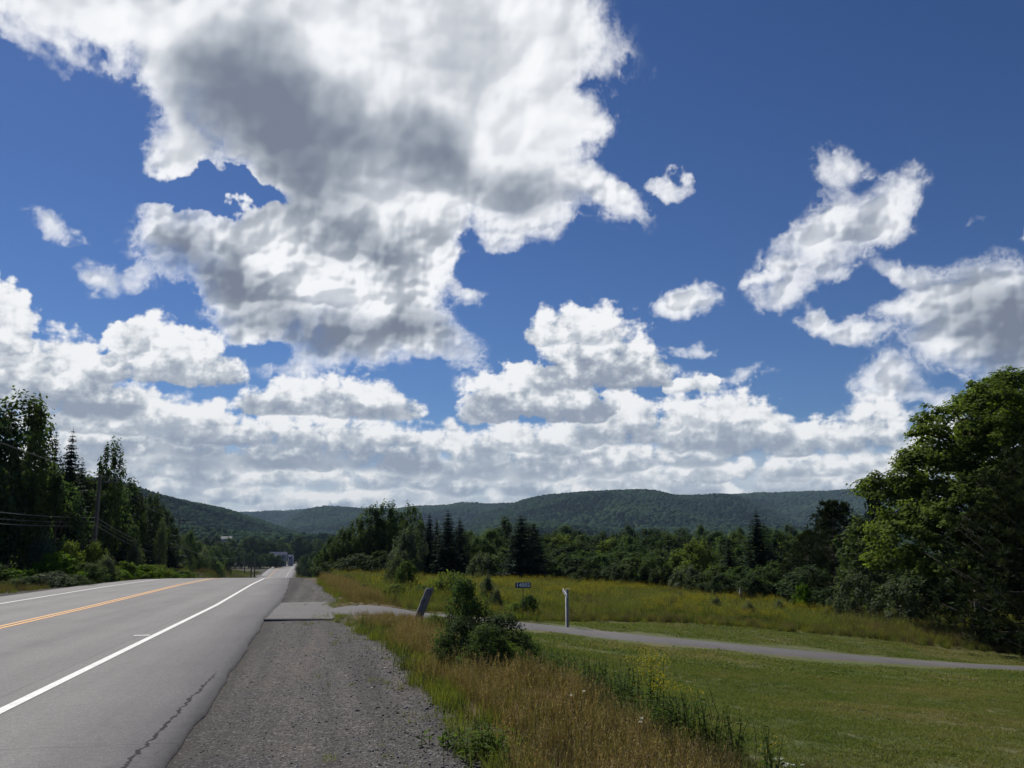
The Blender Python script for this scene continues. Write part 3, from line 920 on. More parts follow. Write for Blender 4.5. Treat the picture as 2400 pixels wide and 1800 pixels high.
hill('hill_spur', [(900, 1268), (1000, 1262), (1100, 1250), (1180, 1236), (1250, 1225), (1350, 1232), (1450, 1240), (1600, 1236), (1750, 1232), (1900, 1240), (2100, 1236), (2400, 1225), (3000, 1220)], 1700, 900, -25, 41, spacing=9)
hill('hill_left', [(-900, 1080), (-400, 1100), (0, 1120), (150, 1130), (270, 1136), (330, 1147), (400, 1164), (470, 1178), (520, 1188), (570, 1203), (620, 1219), (680, 1238), (740, 1254), (800, 1270)], lambda a: float(np.interp(a, [-900, 270, 800], [1150, 1500, 2300])), lambda a: float(np.interp(a, [-900, 200, 800], [500, 640, 1500])), -16, 52, spacing=8)
hill('hill_left_front', [(250, 1215), (330, 1222), (420, 1232), (520, 1242), (600, 1250), (700, 1252), (790, 1256), (860, 1262), (950, 1270)], 950, 640, -14, 63, back=300, spacing=7)

# ------------------------------------------------------------------ plant kit
def foliage_mat(name, dark, mid, light, trans=.35, rough=.75, hueshift=.12, warm=None):
    m_, N = new_mat(name)
    t = attr(N, 'tint')
    oi = N.node('ShaderNodeObjectInfo', out='Random')
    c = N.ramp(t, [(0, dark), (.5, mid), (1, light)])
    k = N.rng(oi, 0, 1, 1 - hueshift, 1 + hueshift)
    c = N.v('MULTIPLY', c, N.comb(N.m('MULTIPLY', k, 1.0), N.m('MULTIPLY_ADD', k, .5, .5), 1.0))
    d = N.node('ShaderNodeBsdfPrincipled', Base_Color=c, Roughness=rough, Specular_IOR_Level=.06)
    tl = N.node('ShaderNodeBsdfTranslucent', Color=N.v('MULTIPLY', c, (1.25, 1.35, .6)))
    out(N, N.node('ShaderNodeMixShader', i0=trans, i1=d, i2=tl))
    return m_


def bark_mat(name, a, b, scale=8.0):
    m_, N = new_mat(name)
    p = N.node('ShaderNodeTexCoord', out='Object')
    n_ = N.noise(N.v('MULTIPLY', p, (1, 1, .25)), scale, 5, .65)
    out(N, N.node('ShaderNodeBsdfPrincipled', Base_Color=N.ramp(n_, [(.3, a), (.7, b)]), Roughness=.9))
    return m_


M_bark = bark_mat('bark_dark', (.030, .024, .019), (.085, .070, .056))
M_birch = bark_mat('bark_pale', (.10, .09, .08), (.30, .28, .25), 5)
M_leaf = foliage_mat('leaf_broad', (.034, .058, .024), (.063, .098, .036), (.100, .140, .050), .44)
M_leaf2 = foliage_mat('leaf_yellowgreen', (.056, .080, .020), (.108, .148, .034), (.165, .210, .050), .48)
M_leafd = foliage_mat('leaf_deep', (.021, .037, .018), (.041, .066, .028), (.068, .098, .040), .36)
M_willow = foliage_mat('leaf_greygreen', (.044, .064, .038), (.085, .112, .066), (.165, .195, .130), .35)
M_maple = foliage_mat('leaf_maple', (.058, .086, .018), (.115, .156, .030), (.185, .228, .050), .52)
M_spruce = foliage_mat('needle_spruce', (.010, .019, .014), (.022, .038, .024), (.042, .064, .036), .12, .8)
M_pine = foliage_mat('needle_pine', (.014, .022, .011), (.028, .042, .018), (.056, .068, .028), .15, .8)
M_lime = foliage_mat('leaf_lime', (.05, .09, .010), (.09, .15, .016), (.14, .21, .03), .45)
M_stem = foliage_mat('stem_green', (.03, .04, .012), (.045, .055, .018), (.07, .075, .03), .1)


def unit(a):
    return a / (np.linalg.norm(a, axis=-1, keepdims=True) + 1e-9)


def leaf_cards(C, Nr, L, Wd, rs, fold=.18, axis=None):
    """one diamond-shaped, slightly folded leaf per row of C"""
    n = len(C)
    Nr = unit(Nr)
    a = rs.normal(size=(n, 3)) if axis is None else axis + rs.normal(size=(n, 3)) * .15
    T = unit(a - (a * Nr).sum(1, keepdims=True) * Nr)
    B = np.cross(Nr, T)
    L = np.broadcast_to(L, (n,))[:, None]; Wd = np.broadcast_to(Wd, (n,))[:, None]
    v0 = C - T * L * .5; v2 = C + T * L * .5
    v1 = C + B * Wd * .5 + Nr * Wd * fold; v3 = C - B * Wd * .5 + Nr * Wd * fold
    V_ = np.stack([v0, v1, v2, v3], 1).reshape(-1, 3)
    F_ = np.arange(n * 4).reshape(-1, 4)
    return V_, F_


def tube(P_, r, k=6):
    P_ = np.asarray(P_, float); r = np.broadcast_to(r, (len(P_),)).astype(float)
    T = unit(np.gradient(P_, axis=0))
    ref = np.array([1., 0, 0]) if abs(T[0][0]) < .8 else np.array([0, 1., 0])
    U_ = unit(np.cross(T, ref)); W_ = np.cross(T, U_)
    a = np.arange(k) / k * 2 * np.pi
    ring = P_[:, None] + r[:, None, None] * (np.cos(a)[None, :, None] * U_[:, None] + np.sin(a)[None, :, None] * W_[:, None])
    n = len(P_); F_ = []
    for i in range(n - 1):
        for j in range(k):
            F_.append((i * k + j, i * k + (j + 1) % k, (i + 1) * k + (j + 1) % k, (i + 1) * k + j))
    F_.append(tuple([(n - 1) * k + j for j in (0, 1, 2, 3)]))
    return ring.reshape(-1, 3), np.array(F_)


def plant_mesh(name, parts, mat):
    """parts: list of (verts, quads, tint per vertex or number)"""
    vs_, fs_, ts_, o_ = [], [], [], 0
    for v_, f_, t_ in parts:
        vs_.append(v_); fs_.append(f_ + o_); ts_.append(np.broadcast_to(t_, (len(v_),))); o_ += len(v_)
    return mesh_np(name, np.concatenate(vs_), np.concatenate(fs_), attrs=dict(tint=np.clip(np.concatenate(ts_), 0, 1)), mats=[mat])


def crown_broad(seed, n_cl, per, leaf, prof, mat, name, flat=.75, cl_r=.17, wob=.25, inner=.45, droop=0.0):
    """crown of height 1 and radius 1 (scaled by the tree): leaf clusters through the volume under an uneven outline"""
    rs = np.random.RandomState(seed)
    z = rs.uniform(0.02, 1, n_cl); th = rs.uniform(0, 2 * np.pi, n_cl)
    env = np.interp(z, prof[0], prof[1])
    env = env * (1 + wob * perlin2(th * 1.3 + seed, z * 4, seed) + wob * .6 * perlin2(th * 3.1, z * 9 + seed, seed + 1))
    rr = env * rs.uniform(inner, 1.0, n_cl) ** .6
    C = np.stack([np.cos(th) * rr, np.sin(th) * rr, z], 1)
    cs = cl_r * rs.uniform(.55, 1.35, n_cl)
    Cl = np.repeat(C, per, 0); S_ = np.repeat(cs, per)
    d = rs.normal(size=(len(Cl), 3)); d = unit(d) * rs.uniform(0, 1, (len(Cl), 1)) ** .45
    P_ = Cl + d * S_[:, None] * np.array([1, 1, flat])
    P_[:, 2] -= droop * (np.hypot(d[:, 0], d[:, 1]) * S_) * 1.2
    out_ = np.stack([P_[:, 0], P_[:, 1], (P_[:, 2] - .45) * .8], 1)
    Nn = unit(out_) * .5 + d * .5 + np.array([0, 0, .55]) + rs.normal(size=P_.shape) * .5
    ct = np.repeat(rs.uniform(-.25, .25, n_cl), per)
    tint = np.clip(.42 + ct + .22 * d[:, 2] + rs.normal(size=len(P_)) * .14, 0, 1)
    return P_, Nn, tint, C


def tree_parts(name, P_, Nn, tint, C, R_, Hc, z0, leaf, mat, barkm, seed, trunk_r, lean=0.0, Ht=None, limbs=26):
    """turn the unit crown into metres and build trunk + limbs"""
    rs = np.random.RandomState(seed + 9)
    sc_ = np.array([R_, R_, Hc])
    Pm = P_ * sc_ + np.array([0, 0, z0]); Cm = C * sc_ + np.array([0, 0, z0])
    L = leaf * rs.uniform(.7, 1.3, len(Pm))
    v_, f_ = leaf_cards(Pm, Nn, L, L * .72, rs)
    crown = plant_mesh(name + '_crown', [(v_, f_, np.repeat(tint, 4))], mat)
    Ht = Ht or z0 + Hc * .9
    zz_ = np.linspace(-.3, Ht, 9)
    tp = np.stack([np.sin(zz_ * .5 + seed) * .02 * zz_, np.cos(zz_ * .4 + seed) * .02 * zz_, zz_], 1)
    rad = trunk_r * np.interp(zz_ / Ht, [-.1, 0, .08, .6, 1], [1.5, 1.3, 1, .55, .12])
    ps = [tube(tp, rad, 9)]
    idx = rs.choice(len(Cm), min(limbs, len(Cm)), replace=False)
    for i in idx:
        e = Cm[i]; zb = max(z0 * .7, e[2] - np.hypot(e[0], e[1]) * .8 - .1 * Hc)
        zb = min(zb, Ht * .9)
        b = np.array([np.interp(zb, zz_, tp[:, 0]), np.interp(zb, zz_, tp[:, 1]), zb])
        m1 = b * .55 + e * .45 + np.array([0, 0, .06 * Hc]); rb = trunk_r * .42 * (1 - .5 * zb / Ht)
        ps.append(tube(np.array([b, m1, e]), [rb, rb * .55, rb * .12], 5))
    vv, ff, o_ = [], [], 0
    for a, b in ps:
        vv.append(a); ff.append(b + o_); o_ += len(a)
    trunk = mesh_np(name + '_trunk', np.concatenate(vv), np.concatenate(ff), mats=[barkm], smooth=True)
    return crown, trunk


PROF_OVAL = ([0, .12, .35, .6, .85, 1], [.35, .75, 1, .92, .55, .12])
PROF_ROUND = ([0, .1, .3, .55, .8, 1], [.5, .9, 1.05, 1, .7, .2])
PROF_TALL = ([0, .15, .4, .7, .9, 1], [.45, .9, 1, .7, .38, .1])
PROF_BUSH = ([0, .15, .5, .8, 1], [.85, 1.0, .9, .6, .25])


def broadleaf(name, seed, R_, Ht, z0, leaf, mat, barkm, n_cl=70, per=46, prof=PROF_OVAL, trunk_r=.14, **kw):
    P_, Nn, tint, C = crown_broad(seed, n_cl, per, leaf, prof, mat, name, **kw)
    return tree_parts(name, P_, Nn, tint, C, R_, Ht - z0, z0, leaf, mat, barkm, seed, trunk_r)


def spruce(name, seed, R_, Ht, mat, z0=.4, nlev=34, nb=9, dens=7, trunk_r=.14, top_thin=1.0, up=0.0, card=.62):
    rs = np.random.RandomState(seed)
    C_, Nn, Tn, L_, ti = [], [], [], [], []
    for i in range(nlev):
        f = (i + rs.uniform(-.3, .3)) / nlev
        z = z0 + (Ht - z0) * f
        rad = R_ * ((1 - f) ** (.72 * top_thin)) * rs.uniform(.8, 1.12) + .10
        n = max(4, int(nb * (.45 + .55 * (1 - f))))
        a0 = rs.uniform(0, 6.28)
        for j in range(n):
            a = a0 + j * 6.283 / n + rs.uniform(-.25, .25)
            rl = rad * rs.uniform(.7, 1.15)
            m_ = max(2, int(dens * (.35 + .65 * rl / R_)))
            for k in range(m_):
                q = (k + .6) / m_
                d = np.array([math.cos(a), math.sin(a), 0])
                dz_ = (up * q - (.32 - up * .3) * q + .20 * q * q * q) * rl * (1 - f * .6)
                for sgn in (-1, 0, 1):
                    side = np.array([-d[1], d[0], 0]) * sgn
                    ln = card * rl / (m_ ** .6) * (1.15 - .5 * q) * (1 if sgn else 1.15)
                    p = d * rl * q + side * ln * .42 + np.array([0, 0, z + dz_ - .03 * abs(sgn)])
                    C_.append(p + rs.normal(size=3) * .02)
                    Nn.append(np.array([0, 0, 1.]) + d * .25 + rs.normal(size=3) * .28)
                    Tn.append(d + side * .9 + np.array([0, 0, -.35 + up])); L_.append(ln * rs.uniform(.8, 1.25))
                    ti.append(.25 + .5 * q * rs.uniform(.5, 1.2))
    C_, Nn, Tn, L_, ti = map(np.array, (C_, Nn, Tn, L_, ti))
    # each spray is a pair of ragged cards
    v_, f_ = leaf_cards(C_, Nn, L_ * 1.3, L_ * .62, rs, fold=-.3, axis=Tn)
    v2, f2 = leaf_cards(C_ + rs.normal(size=C_.shape) * .05 + [0, 0, -.04], Nn + rs.normal(size=C_.shape) * .8, L_ * 1.0, L_ * .5, rs, fold=-.2, axis=Tn)
    # leader
    crown = plant_mesh(name + '_crown', [(v_, f_, np.repeat(ti, 4)), (v2, f2, np.repeat(ti * .8, 4))], mat)
    zz_ = np.linspace(-.3, Ht + .15, 7)
    tv, tf = tube(np.stack([zz_ * 0, zz_ * 0, zz_], 1), trunk_r * np.interp(zz_ / Ht, [0, 1], [1, .08]), 7)
    return crown, mesh_np(name + '_trunk', tv, tf, mats=[M_bark], smooth=True)


def pine(name, seed, R_, Ht, mat, z0=.6, nb=90, trunk_r=.2, tuft=.34, pertuft=26, low=.2, prof=([0, .25, .6, .85, 1], [.75, 1, .8, .45, .1]), ntuft=9):
    """long-needled tree: rising boughs that end in brush-like tufts"""
    rs = np.random.RandomState(seed)
    V_, F_, T_, o_ = [], [], [], 0
    tv = []
    Cc, Nn, Tn, L_ = [], [], [], []
    for i in range(nb):
        f = (i + rs.uniform(0, 1)) / nb
        z = z0 + (Ht - z0) * f * .93
        rad = R_ * np.interp(f, prof[0], prof[1]) * rs.uniform(.65, 1.15)
        a = i * 2.4 + rs.uniform(-.3, .3); d = np.array([math.cos(a), math.sin(a), 0])
        rise = (.15 + .5 * f) * rad
        b = np.array([0, 0, z]); e = b + d * rad + np.array([0, 0, rise]); m1 = b + d * rad * .55 + np.array([0, 0, rise * .12 - .05 * rad])
        tv.append(tube(np.array([b, m1, e]), [.045 * Ht / 8, .028 * Ht / 8, .01], 4))
        for k in range(ntuft):
            q = rs.uniform(.35, 1.02) ** .8
            c = (1 - q) ** 2 * b + 2 * q * (1 - q) * m1 + q * q * e + rs.normal(size=3) * np.array([.16, .16, .10]) * rad * .8
            ax = unit(d * .6 + np.array([0, 0, .7 + .6 * rs.rand()]) + rs.normal(size=3) * .3)
            dirs = unit(ax * .8 + rs.normal(size=(pertuft, 3)) * .62)
            ln = tuft * rs.uniform(.7, 1.2, pertuft)
            Cc.append(c + dirs * ln[:, None] * .5); Tn.append(dirs); L_.append(ln)
            Nn.append(np.cross(dirs, rs.normal(size=(pertuft, 3))))
            T_.append(np.clip(.35 + .3 * dirs[:, 2] + rs.normal() * .15, 0, 1))
    Cc, Tn, L_, Nn, T_ = map(np.concatenate, (Cc, Tn, L_, Nn, T_))
    v_, f_ = leaf_cards(Cc, Nn, L_, L_ * .16, rs, fold=0.0, axis=Tn)
    crown = plant_mesh(name + '_crown', [(v_, f_, np.repeat(T_, 4))], mat)
    zz_ = np.linspace(-.3, Ht, 8)
    ps = [tube(np.stack([zz_ * 0, zz_ * 0, zz_], 1), trunk_r * np.interp(zz_ / Ht, [0, 1], [1, .12]), 8)] + tv
    vv, ff, o_ = [], [], 0
    for a, b in ps:
        vv.append(a); ff.append(b + o_); o_ += len(a)
    return crown, mesh_np(name + '_trunk', np.concatenate(vv), np.concatenate(ff), mats=[M_bark], smooth=True)


def thing(name, label, cat, loc, rotz=0, group=None):
    o_ = bpy.data.objects.new(name, None); COL.objects.link(o_)
    o_.location = loc; o_.rotation_euler = (0, 0, rotz); o_['label'] = label; o_['category'] = cat
    o_.empty_display_size = .3
    if group: o_['group'] = group
    return o_


def part(name, me, parent, loc=(0, 0, 0)):
    o_ = bpy.data.objects.new(name, me); COL.objects.link(o_); o_.parent = parent; o_.location = loc
    return o_


def single(name, me, label, cat, loc=(0, 0, 0), rotz=0, group=None):
    o_ = bpy.data.objects.new(name, me); COL.objects.link(o_); o_.location = loc; o_.rotation_euler = (0, 0, rotz)
    o_['label'] = label; o_['category'] = cat
    if group: o_['group'] = group
    return o_


_trs = np.random.RandomState(77)


def plant_tree(name, proto, label, cat, px, ytop, Y, wpx=None, group=None, loc=None, crown='crown', trunk='trunk', base_dz=-.05, rot=None):
    """stand a tree so that its top reaches frame height ytop at distance Y; proto = (crown mesh, trunk mesh, radius, height)"""
    cm_, tm_, R0, H0 = proto
    p = on_px(px, Y) if loc is None else loc
    top = at(px, ytop, Y).z
    hgt = max(top - p.z, .4)
    sz = hgt / H0
    sxy = (wpx / 2 / FPX * Y) / R0 if wpx else sz
    o_ = thing(name, label, cat, (p.x, p.y, p.z + base_dz), float(_trs.uniform(0, 6.28)) if rot is None else rot, group)
    o_.scale = (sxy, sxy, sz)
    part(crown, cm_, o_)
    if tm_: part(trunk, tm_, o_)
    return o_


# scatter: one object of "stuff" whose points carry instanced tufts
def scatter(name, label, cat, protos, pts, rot, scl, idx):
    pc = bpy.data.collections.new(name + '_patterns')
    for i, me in enumerate(protos):
        pc.objects.link(bpy.data.objects.new('%02d_%s' % (i, me.name), me))
    me = bpy.data.meshes.new(name)
    pts = np.asarray(pts, np.float32)
    me.vertices.add(len(pts)); me.vertices.foreach_set('co', pts.ravel())
    me.attributes.new('rot', 'FLOAT_VECTOR', 'POINT').data.foreach_set('vector', np.asarray(rot, np.float32).ravel())
    me.attributes.new('scl', 'FLOAT', 'POINT').data.foreach_set('value', np.asarray(scl, np.float32).ravel())
    me.attributes.new('idx', 'INT', 'POINT').data.foreach_set('value', np.asarray(idx, np.int32).ravel())
    me.update()
    o_ = bpy.data.objects.new(name, me); COL.objects.link(o_)
    ng = bpy.data.node_groups.new(name, 'GeometryNodeTree')
    ng.interface.new_socket('Geometry', in_out='INPUT', socket_type='NodeSocketGeometry')
    ng.interface.new_socket('Geometry', in_out='OUTPUT', socket_type='NodeSocketGeometry')
    gi = ng.nodes.new('NodeGroupInput'); go = ng.nodes.new('NodeGroupOutput')
    ci = ng.nodes.new('GeometryNodeCollectionInfo'); ci.inputs['Collection'].default_value = pc
    ci.inputs['Separate Children'].default_value = True; ci.inputs['Reset Children'].default_value = True
    ip = ng.nodes.new('GeometryNodeInstanceOnPoints'); ip.inputs['Pick Instance'].default_value = True

    def na(nm, dt):
        a = ng.nodes.new('GeometryNodeInputNamedAttribute'); a.data_type = dt; a.inputs['Name'].default_value = nm
        return a.outputs['Attribute']
    L = ng.links.new
    L(gi.outputs[0], ip.inputs['Points']); L(ci.outputs[0], ip.inputs['Instance']); L(na('idx', 'INT'), ip.inputs['Instance Index'])
    er = ng.nodes.new('FunctionNodeEulerToRotation'); L(na('rot', 'FLOAT_VECTOR'), er.inputs[0]); L(er.outputs[0], ip.inputs['Rotation'])
    L(na('scl', 'FLOAT'), ip.inputs['Scale']); L(ip.outputs[0], go.inputs[0])
    md = o_.modifiers.new('scatter', 'NODES'); md.node_group = ng
    o_['kind'] = 'stuff'; o_['label'] = label; o_['category'] = cat
    return o_


def slope_rot(x, y, rs, jitter=.12, follow=True):
    e = .4
    n = len(x)
    if follow:
        hx = (H(x + e, y) - H(x - e, y)) / (2 * e); hy = (H(x, y + e) - H(x, y - e)) / (2 * e)
    else:
        hx = hy = np.zeros(n)
    rz = rs.uniform(0, 2 * np.pi, n)
    # tilt about the rotated axes (small angles)
    rx = hy; ry = -hx
    return np.stack([rx + rs.normal(size=n) * jitter, ry + rs.normal(size=n) * jitter, rz], 1) if jitter > .05 else np.stack([rx, ry, np.zeros(n)], 1)

# ------------------------------------------------------------------ tree kinds (crown, trunk, radius, height)
def mk(fn, *a, R_=1, Ht=1, **k):
    c, t = fn(*a[:2], R_, Ht, *a[2:], **k)
    return (c, t, R_, Ht)


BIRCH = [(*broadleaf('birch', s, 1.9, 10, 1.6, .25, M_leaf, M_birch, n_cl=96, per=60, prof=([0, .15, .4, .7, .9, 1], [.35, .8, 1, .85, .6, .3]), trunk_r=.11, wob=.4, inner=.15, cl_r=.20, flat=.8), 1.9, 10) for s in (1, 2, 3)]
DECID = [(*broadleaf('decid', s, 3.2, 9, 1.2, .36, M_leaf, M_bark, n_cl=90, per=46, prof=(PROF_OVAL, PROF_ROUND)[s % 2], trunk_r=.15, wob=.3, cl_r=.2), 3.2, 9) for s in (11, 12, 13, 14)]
DECIDY = [(*broadleaf('decidy', s, 3.2, 9, 1.2, .34, M_leaf2, M_bark, n_cl=80, per=46, prof=PROF_OVAL, trunk_r=.15, wob=.35, cl_r=.2), 3.2, 9) for s in (21, 22)]
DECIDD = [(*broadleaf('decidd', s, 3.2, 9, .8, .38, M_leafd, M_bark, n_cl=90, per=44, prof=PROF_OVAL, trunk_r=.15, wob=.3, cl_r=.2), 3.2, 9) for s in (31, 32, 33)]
WILLOW = [(*broadleaf('willow', s, 2.4, 6, .3, .22, M_willow, M_bark, n_cl=110, per=52, prof=PROF_BUSH, trunk_r=.08, wob=.35, cl_r=.15, flat=1.1, droop=.4), 2.4, 6) for s in (41, 42)]
SPRUCE = [(*spruce('spruce', s, 2.1, 10, M_spruce, nlev=46, nb=11, dens=7), 2.1, 10) for s in (51, 52, 53)]
SPRUCEW = [(*spruce('sprucew', s, 3.0, 9, M_spruce, nlev=34, nb=12, dens=9, top_thin=.75), 3.0, 9) for s in (56, 57)]
PINE = [(*pine('pine', s, 3.0, 9, M_pine, nb=80, tuft=.42, pertuft=20), 3.0, 9) for s in (61, 62)]


def bush(name, seed, R_, Ht, leaf, mat, n_cl=60, per=50, wob=.35, cl_r=.22, prof=PROF_BUSH, barkm=None, inner=.2, flat=.9, droop=0):
    P_, Nn, tint, C = crown_broad(seed, n_cl, per, leaf, prof, mat, name, cl_r=cl_r, wob=wob, inner=inner, flat=flat, droop=droop)
    c, t = tree_parts(name, P_, Nn, tint, C, R_, Ht, .02, leaf, mat, barkm or M_bark, seed, .02 * Ht + .008, limbs=22, Ht=Ht * .75)
    return (c, t, R_, Ht)


BUSH = [bush('bush', s, 1.3, 1.8, .11, M_leaf, 90, 56) for s in (71, 72)]
BUSHY = [bush('bushy', s, 1.3, 1.8, .12, M_leaf2, 80, 50) for s in (73, 74)]
BUSHW = [bush('bushw', s, 1.1, 1.8, .10, M_willow, 90, 50, flat=1.3, wob=.45) for s in (75, 76)]
BUSHL = [bush('bushl', s, 1.3, 1.6, .16, M_lime, 60, 44, flat=.6, wob=.5) for s in (77, 78)]

# ------------------------------------------------------------------ named trees
# right of the road: birch clump in front of the hills
for px, yt, Y, w, lb in [
    (752, 1292, 104, 44, 'low bright birch at the roadside end of the birch clump'),
    (775, 1262, 100, 50, 'young birch second from the road in the birch clump'),
    (803, 1243, 98, 52, 'birch with a narrow crown left of the tallest birches'),
    (834, 1222, 97, 58, 'birch just left of the tallest pair in the clump'),
    (868, 1194, 95, 66, 'left one of the two tallest birches beside the road'),
    (900, 1184, 96, 66, 'tallest birch of the clump beside the road'),
    (930, 1204, 99, 56, 'birch with a rounded top right of the tallest birch'),
    (960, 1192, 104, 56, 'tall birch at the back between the clump and the spruces'),
    (985, 1232, 102, 50, 'slim birch touching the left spruce')]:
    plant_tree('birch_tree', random.Random(px).choice(BIRCH), lb, 'tree', px, yt, Y, w * 1.25, 'birch clump beside the road')
plant_tree('willow_tree', WILLOW[0], 'grey-green willow standing in front of the left spruces', 'tree', 958, 1236, 88, 95)
plant_tree('willow_tree', WILLOW[1], 'rusty grey-green bushy tree at the foot of the birch clump', 'tree', 930, 1290, 86, 80)
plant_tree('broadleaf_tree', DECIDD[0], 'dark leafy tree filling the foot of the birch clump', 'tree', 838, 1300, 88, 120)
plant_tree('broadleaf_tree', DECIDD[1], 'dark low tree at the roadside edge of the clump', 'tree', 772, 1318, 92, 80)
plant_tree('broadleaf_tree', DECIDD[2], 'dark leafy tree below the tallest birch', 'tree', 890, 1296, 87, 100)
for px, yt, Y, w, lb in [
    (1004, 1198, 90, 56, 'slim spruce at the left end of the spruce group'),
    (1022, 1214, 93, 62, 'shorter spruce second in the spruce group'),
    (1048, 1194, 88, 92, 'tallest spruce of the group right of the birches'),
    (1076, 1212, 91, 84, 'broad spruce at the right end of the spruce group')]:
    plant_tree('spruce_tree', random.Random(px).choice(SPRUCE), lb, 'tree', px, yt, Y, w * 1.1, 'spruce group right of the birches')
for px, yt, Y, w, kd, lb in [
    (1120, 1262, 98, 90, DECID[0], 'leafy tree right beside the spruce group'),
    (1150, 1246, 108, 90, DECID[1], 'round tree between the spruce group and the spruce pair'),
    (1183, 1222, 116, 70, DECIDD[2], 'dark pointed tree left of the spruce pair'),
    (1130, 1298, 84, 80, WILLOW[1], 'pale brownish bushy tree at the meadow edge beside the spruces'),
    (1178, 1290, 84, 90, DECID[3], 'leafy tree at the meadow edge beside the spruce pair')]:
    plant_tree('broadleaf_tree', kd, lb, 'tree', px, yt, Y, w)
plant_tree('spruce_tree', SPRUCEW[0], 'wide black-green spruce, the taller of the spruce pair', 'tree', 1222, 1204, 80, 112)
plant_tree('spruce_tree', SPRUCEW[1], 'black-green spruce, the lower right one of the spruce pair', 'tree', 1252, 1222, 82, 88)
plant_tree('spruce_tree', SPRUCE[1], 'tall feathery spruce rising over the trees behind the meadow', 'tree', 1782, 1192, 72, 128)
plant_tree('spruce_tree', SPRUCE[2], 'small dark spruce with its tip left of the tall feathery one', 'tree', 1712, 1262, 78, 70)
plant_tree('broadleaf_tree', DECIDY[0], 'bright yellow-green tree in front of the dark trees behind the meadow', 'tree', 1640, 1268, 74, 96)
plant_tree('pine_tree', PINE[0], 'bushy dark pine left of the maple', 'tree', 1968, 1166, 60, 165)
plant_tree('pine_tree', PINE[1], 'thin dark pine with its tip standing clear over the ridge', 'tree', 2068, 1136, 64, 74)
plant_tree('pine_tree', PINE[1], 'lower dark pine between the bushy pine and the feathery spruce', 'tree', 1905, 1238, 66, 140)
plant_tree('broadleaf_tree', DECID[2], 'leafy tree filling the gap between the bushy pine and the maple', 'tree', 2040, 1225, 56, 150)
plant_tree('broadleaf_tree', DECIDD[1], 'dark leafy tree right behind the feathery spruce', 'tree', 1830, 1252, 80, 120)
plant_tree('lime_green_shrub', BUSHL[0], 'bright lime-green shrub lit against the dark trees', 'shrub', 1886, 1372, 50, 58, crown='foliage', trunk='stem')
plant_tree('broadleaf_tree', WILLOW[0], 'grey-green leafy tree between the pines and the maple', 'tree', 2012, 1340, 47, 110)
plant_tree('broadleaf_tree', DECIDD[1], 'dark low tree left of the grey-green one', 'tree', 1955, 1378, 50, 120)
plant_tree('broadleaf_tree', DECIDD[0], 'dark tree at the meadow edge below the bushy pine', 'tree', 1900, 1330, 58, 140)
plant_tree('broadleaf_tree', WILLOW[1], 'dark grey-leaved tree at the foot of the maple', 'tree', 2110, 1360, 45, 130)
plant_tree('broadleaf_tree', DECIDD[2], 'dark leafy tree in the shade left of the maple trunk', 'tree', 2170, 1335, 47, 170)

# rows of broadleaved trees behind the meadow
rs = np.random.RandomState(8)
ROWLAB = 'leafy tree in the dense wood that closes off the meadow'
ORD = 'first second third fourth fifth sixth seventh eighth ninth tenth eleventh twelfth thirteenth fourteenth fifteenth sixteenth seventeenth eighteenth nineteenth twentieth twenty-first twenty-second twenty-third twenty-fourth twenty-fifth'.split()


def row(x0, x1, n, ya, yb, Ya, Yb, w, kinds, nm='broadleaf_tree', lab=ROWLAB, grp='trees of the wood behind the meadow', jit=14, order=None):
    for i in range(n):
        f = (i + .5) / n
        px = x0 + (x1 - x0) * f + rs.uniform(-1, 1) * (x1 - x0) / n * .45
        f2 = (px - x0) / (x1 - x0)
        plant_tree(nm, kinds[rs.randint(len(kinds))], (ORD[i] + ' tree from the left in ' + order) if order else lab, 'tree', px, ya + (yb - ya) * f2 + rs.uniform(-jit, jit * .6), Ya + (Yb - Ya) * f2 + rs.uniform(-3, 3), w * rs.uniform(.85, 1.2), grp)


row(1290, 1900, 13, 1310, 1335, 84, 62, 95, DECID + WILLOW[:1] + DECIDD[:1], lab='leafy tree in the front row of the wood along the meadow', grp='front row of trees along the meadow', order='the front row of the wood along the meadow')
row(1280, 1960, 15, 1290, 1300, 96, 74, 96, DECID + DECIDY + DECIDD, order='the second row of the wood behind the meadow')
row(1270, 2000, 16, 1266, 1272, 122, 95, 90, DECID + DECIDY[:1] + DECIDD, order='the third row of the wood behind the meadow')
row(1090, 2050, 22, 1256, 1256, 160, 125, 80, DECID + DECIDD, order='the fourth row of the wood')
row(1090, 2100, 24, 1248, 1250, 220, 190, 66, DECID + DECIDD + SPRUCE[:1], order='the rearmost row of the wood')
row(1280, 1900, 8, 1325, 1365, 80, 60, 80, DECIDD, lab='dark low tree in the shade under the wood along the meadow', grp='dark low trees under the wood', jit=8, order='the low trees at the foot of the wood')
row(740, 1290, 14, 1290, 1270, 150, 140, 80, DECIDD + DECID, order='the row behind the birches and spruces')
row(1850, 2400, 8, 1310, 1290, 80, 70, 140, DECIDD, lab='dark tree deep in the wood behind the pines', order='the dark trees deep behind the pines', grp='dark trees behind the pines')

row(2560, 3900, 9, 1150, 1120, 62, 50, 330, DECID + DECIDD, lab='', grp='trees past the right edge', order='the trees past the right edge')

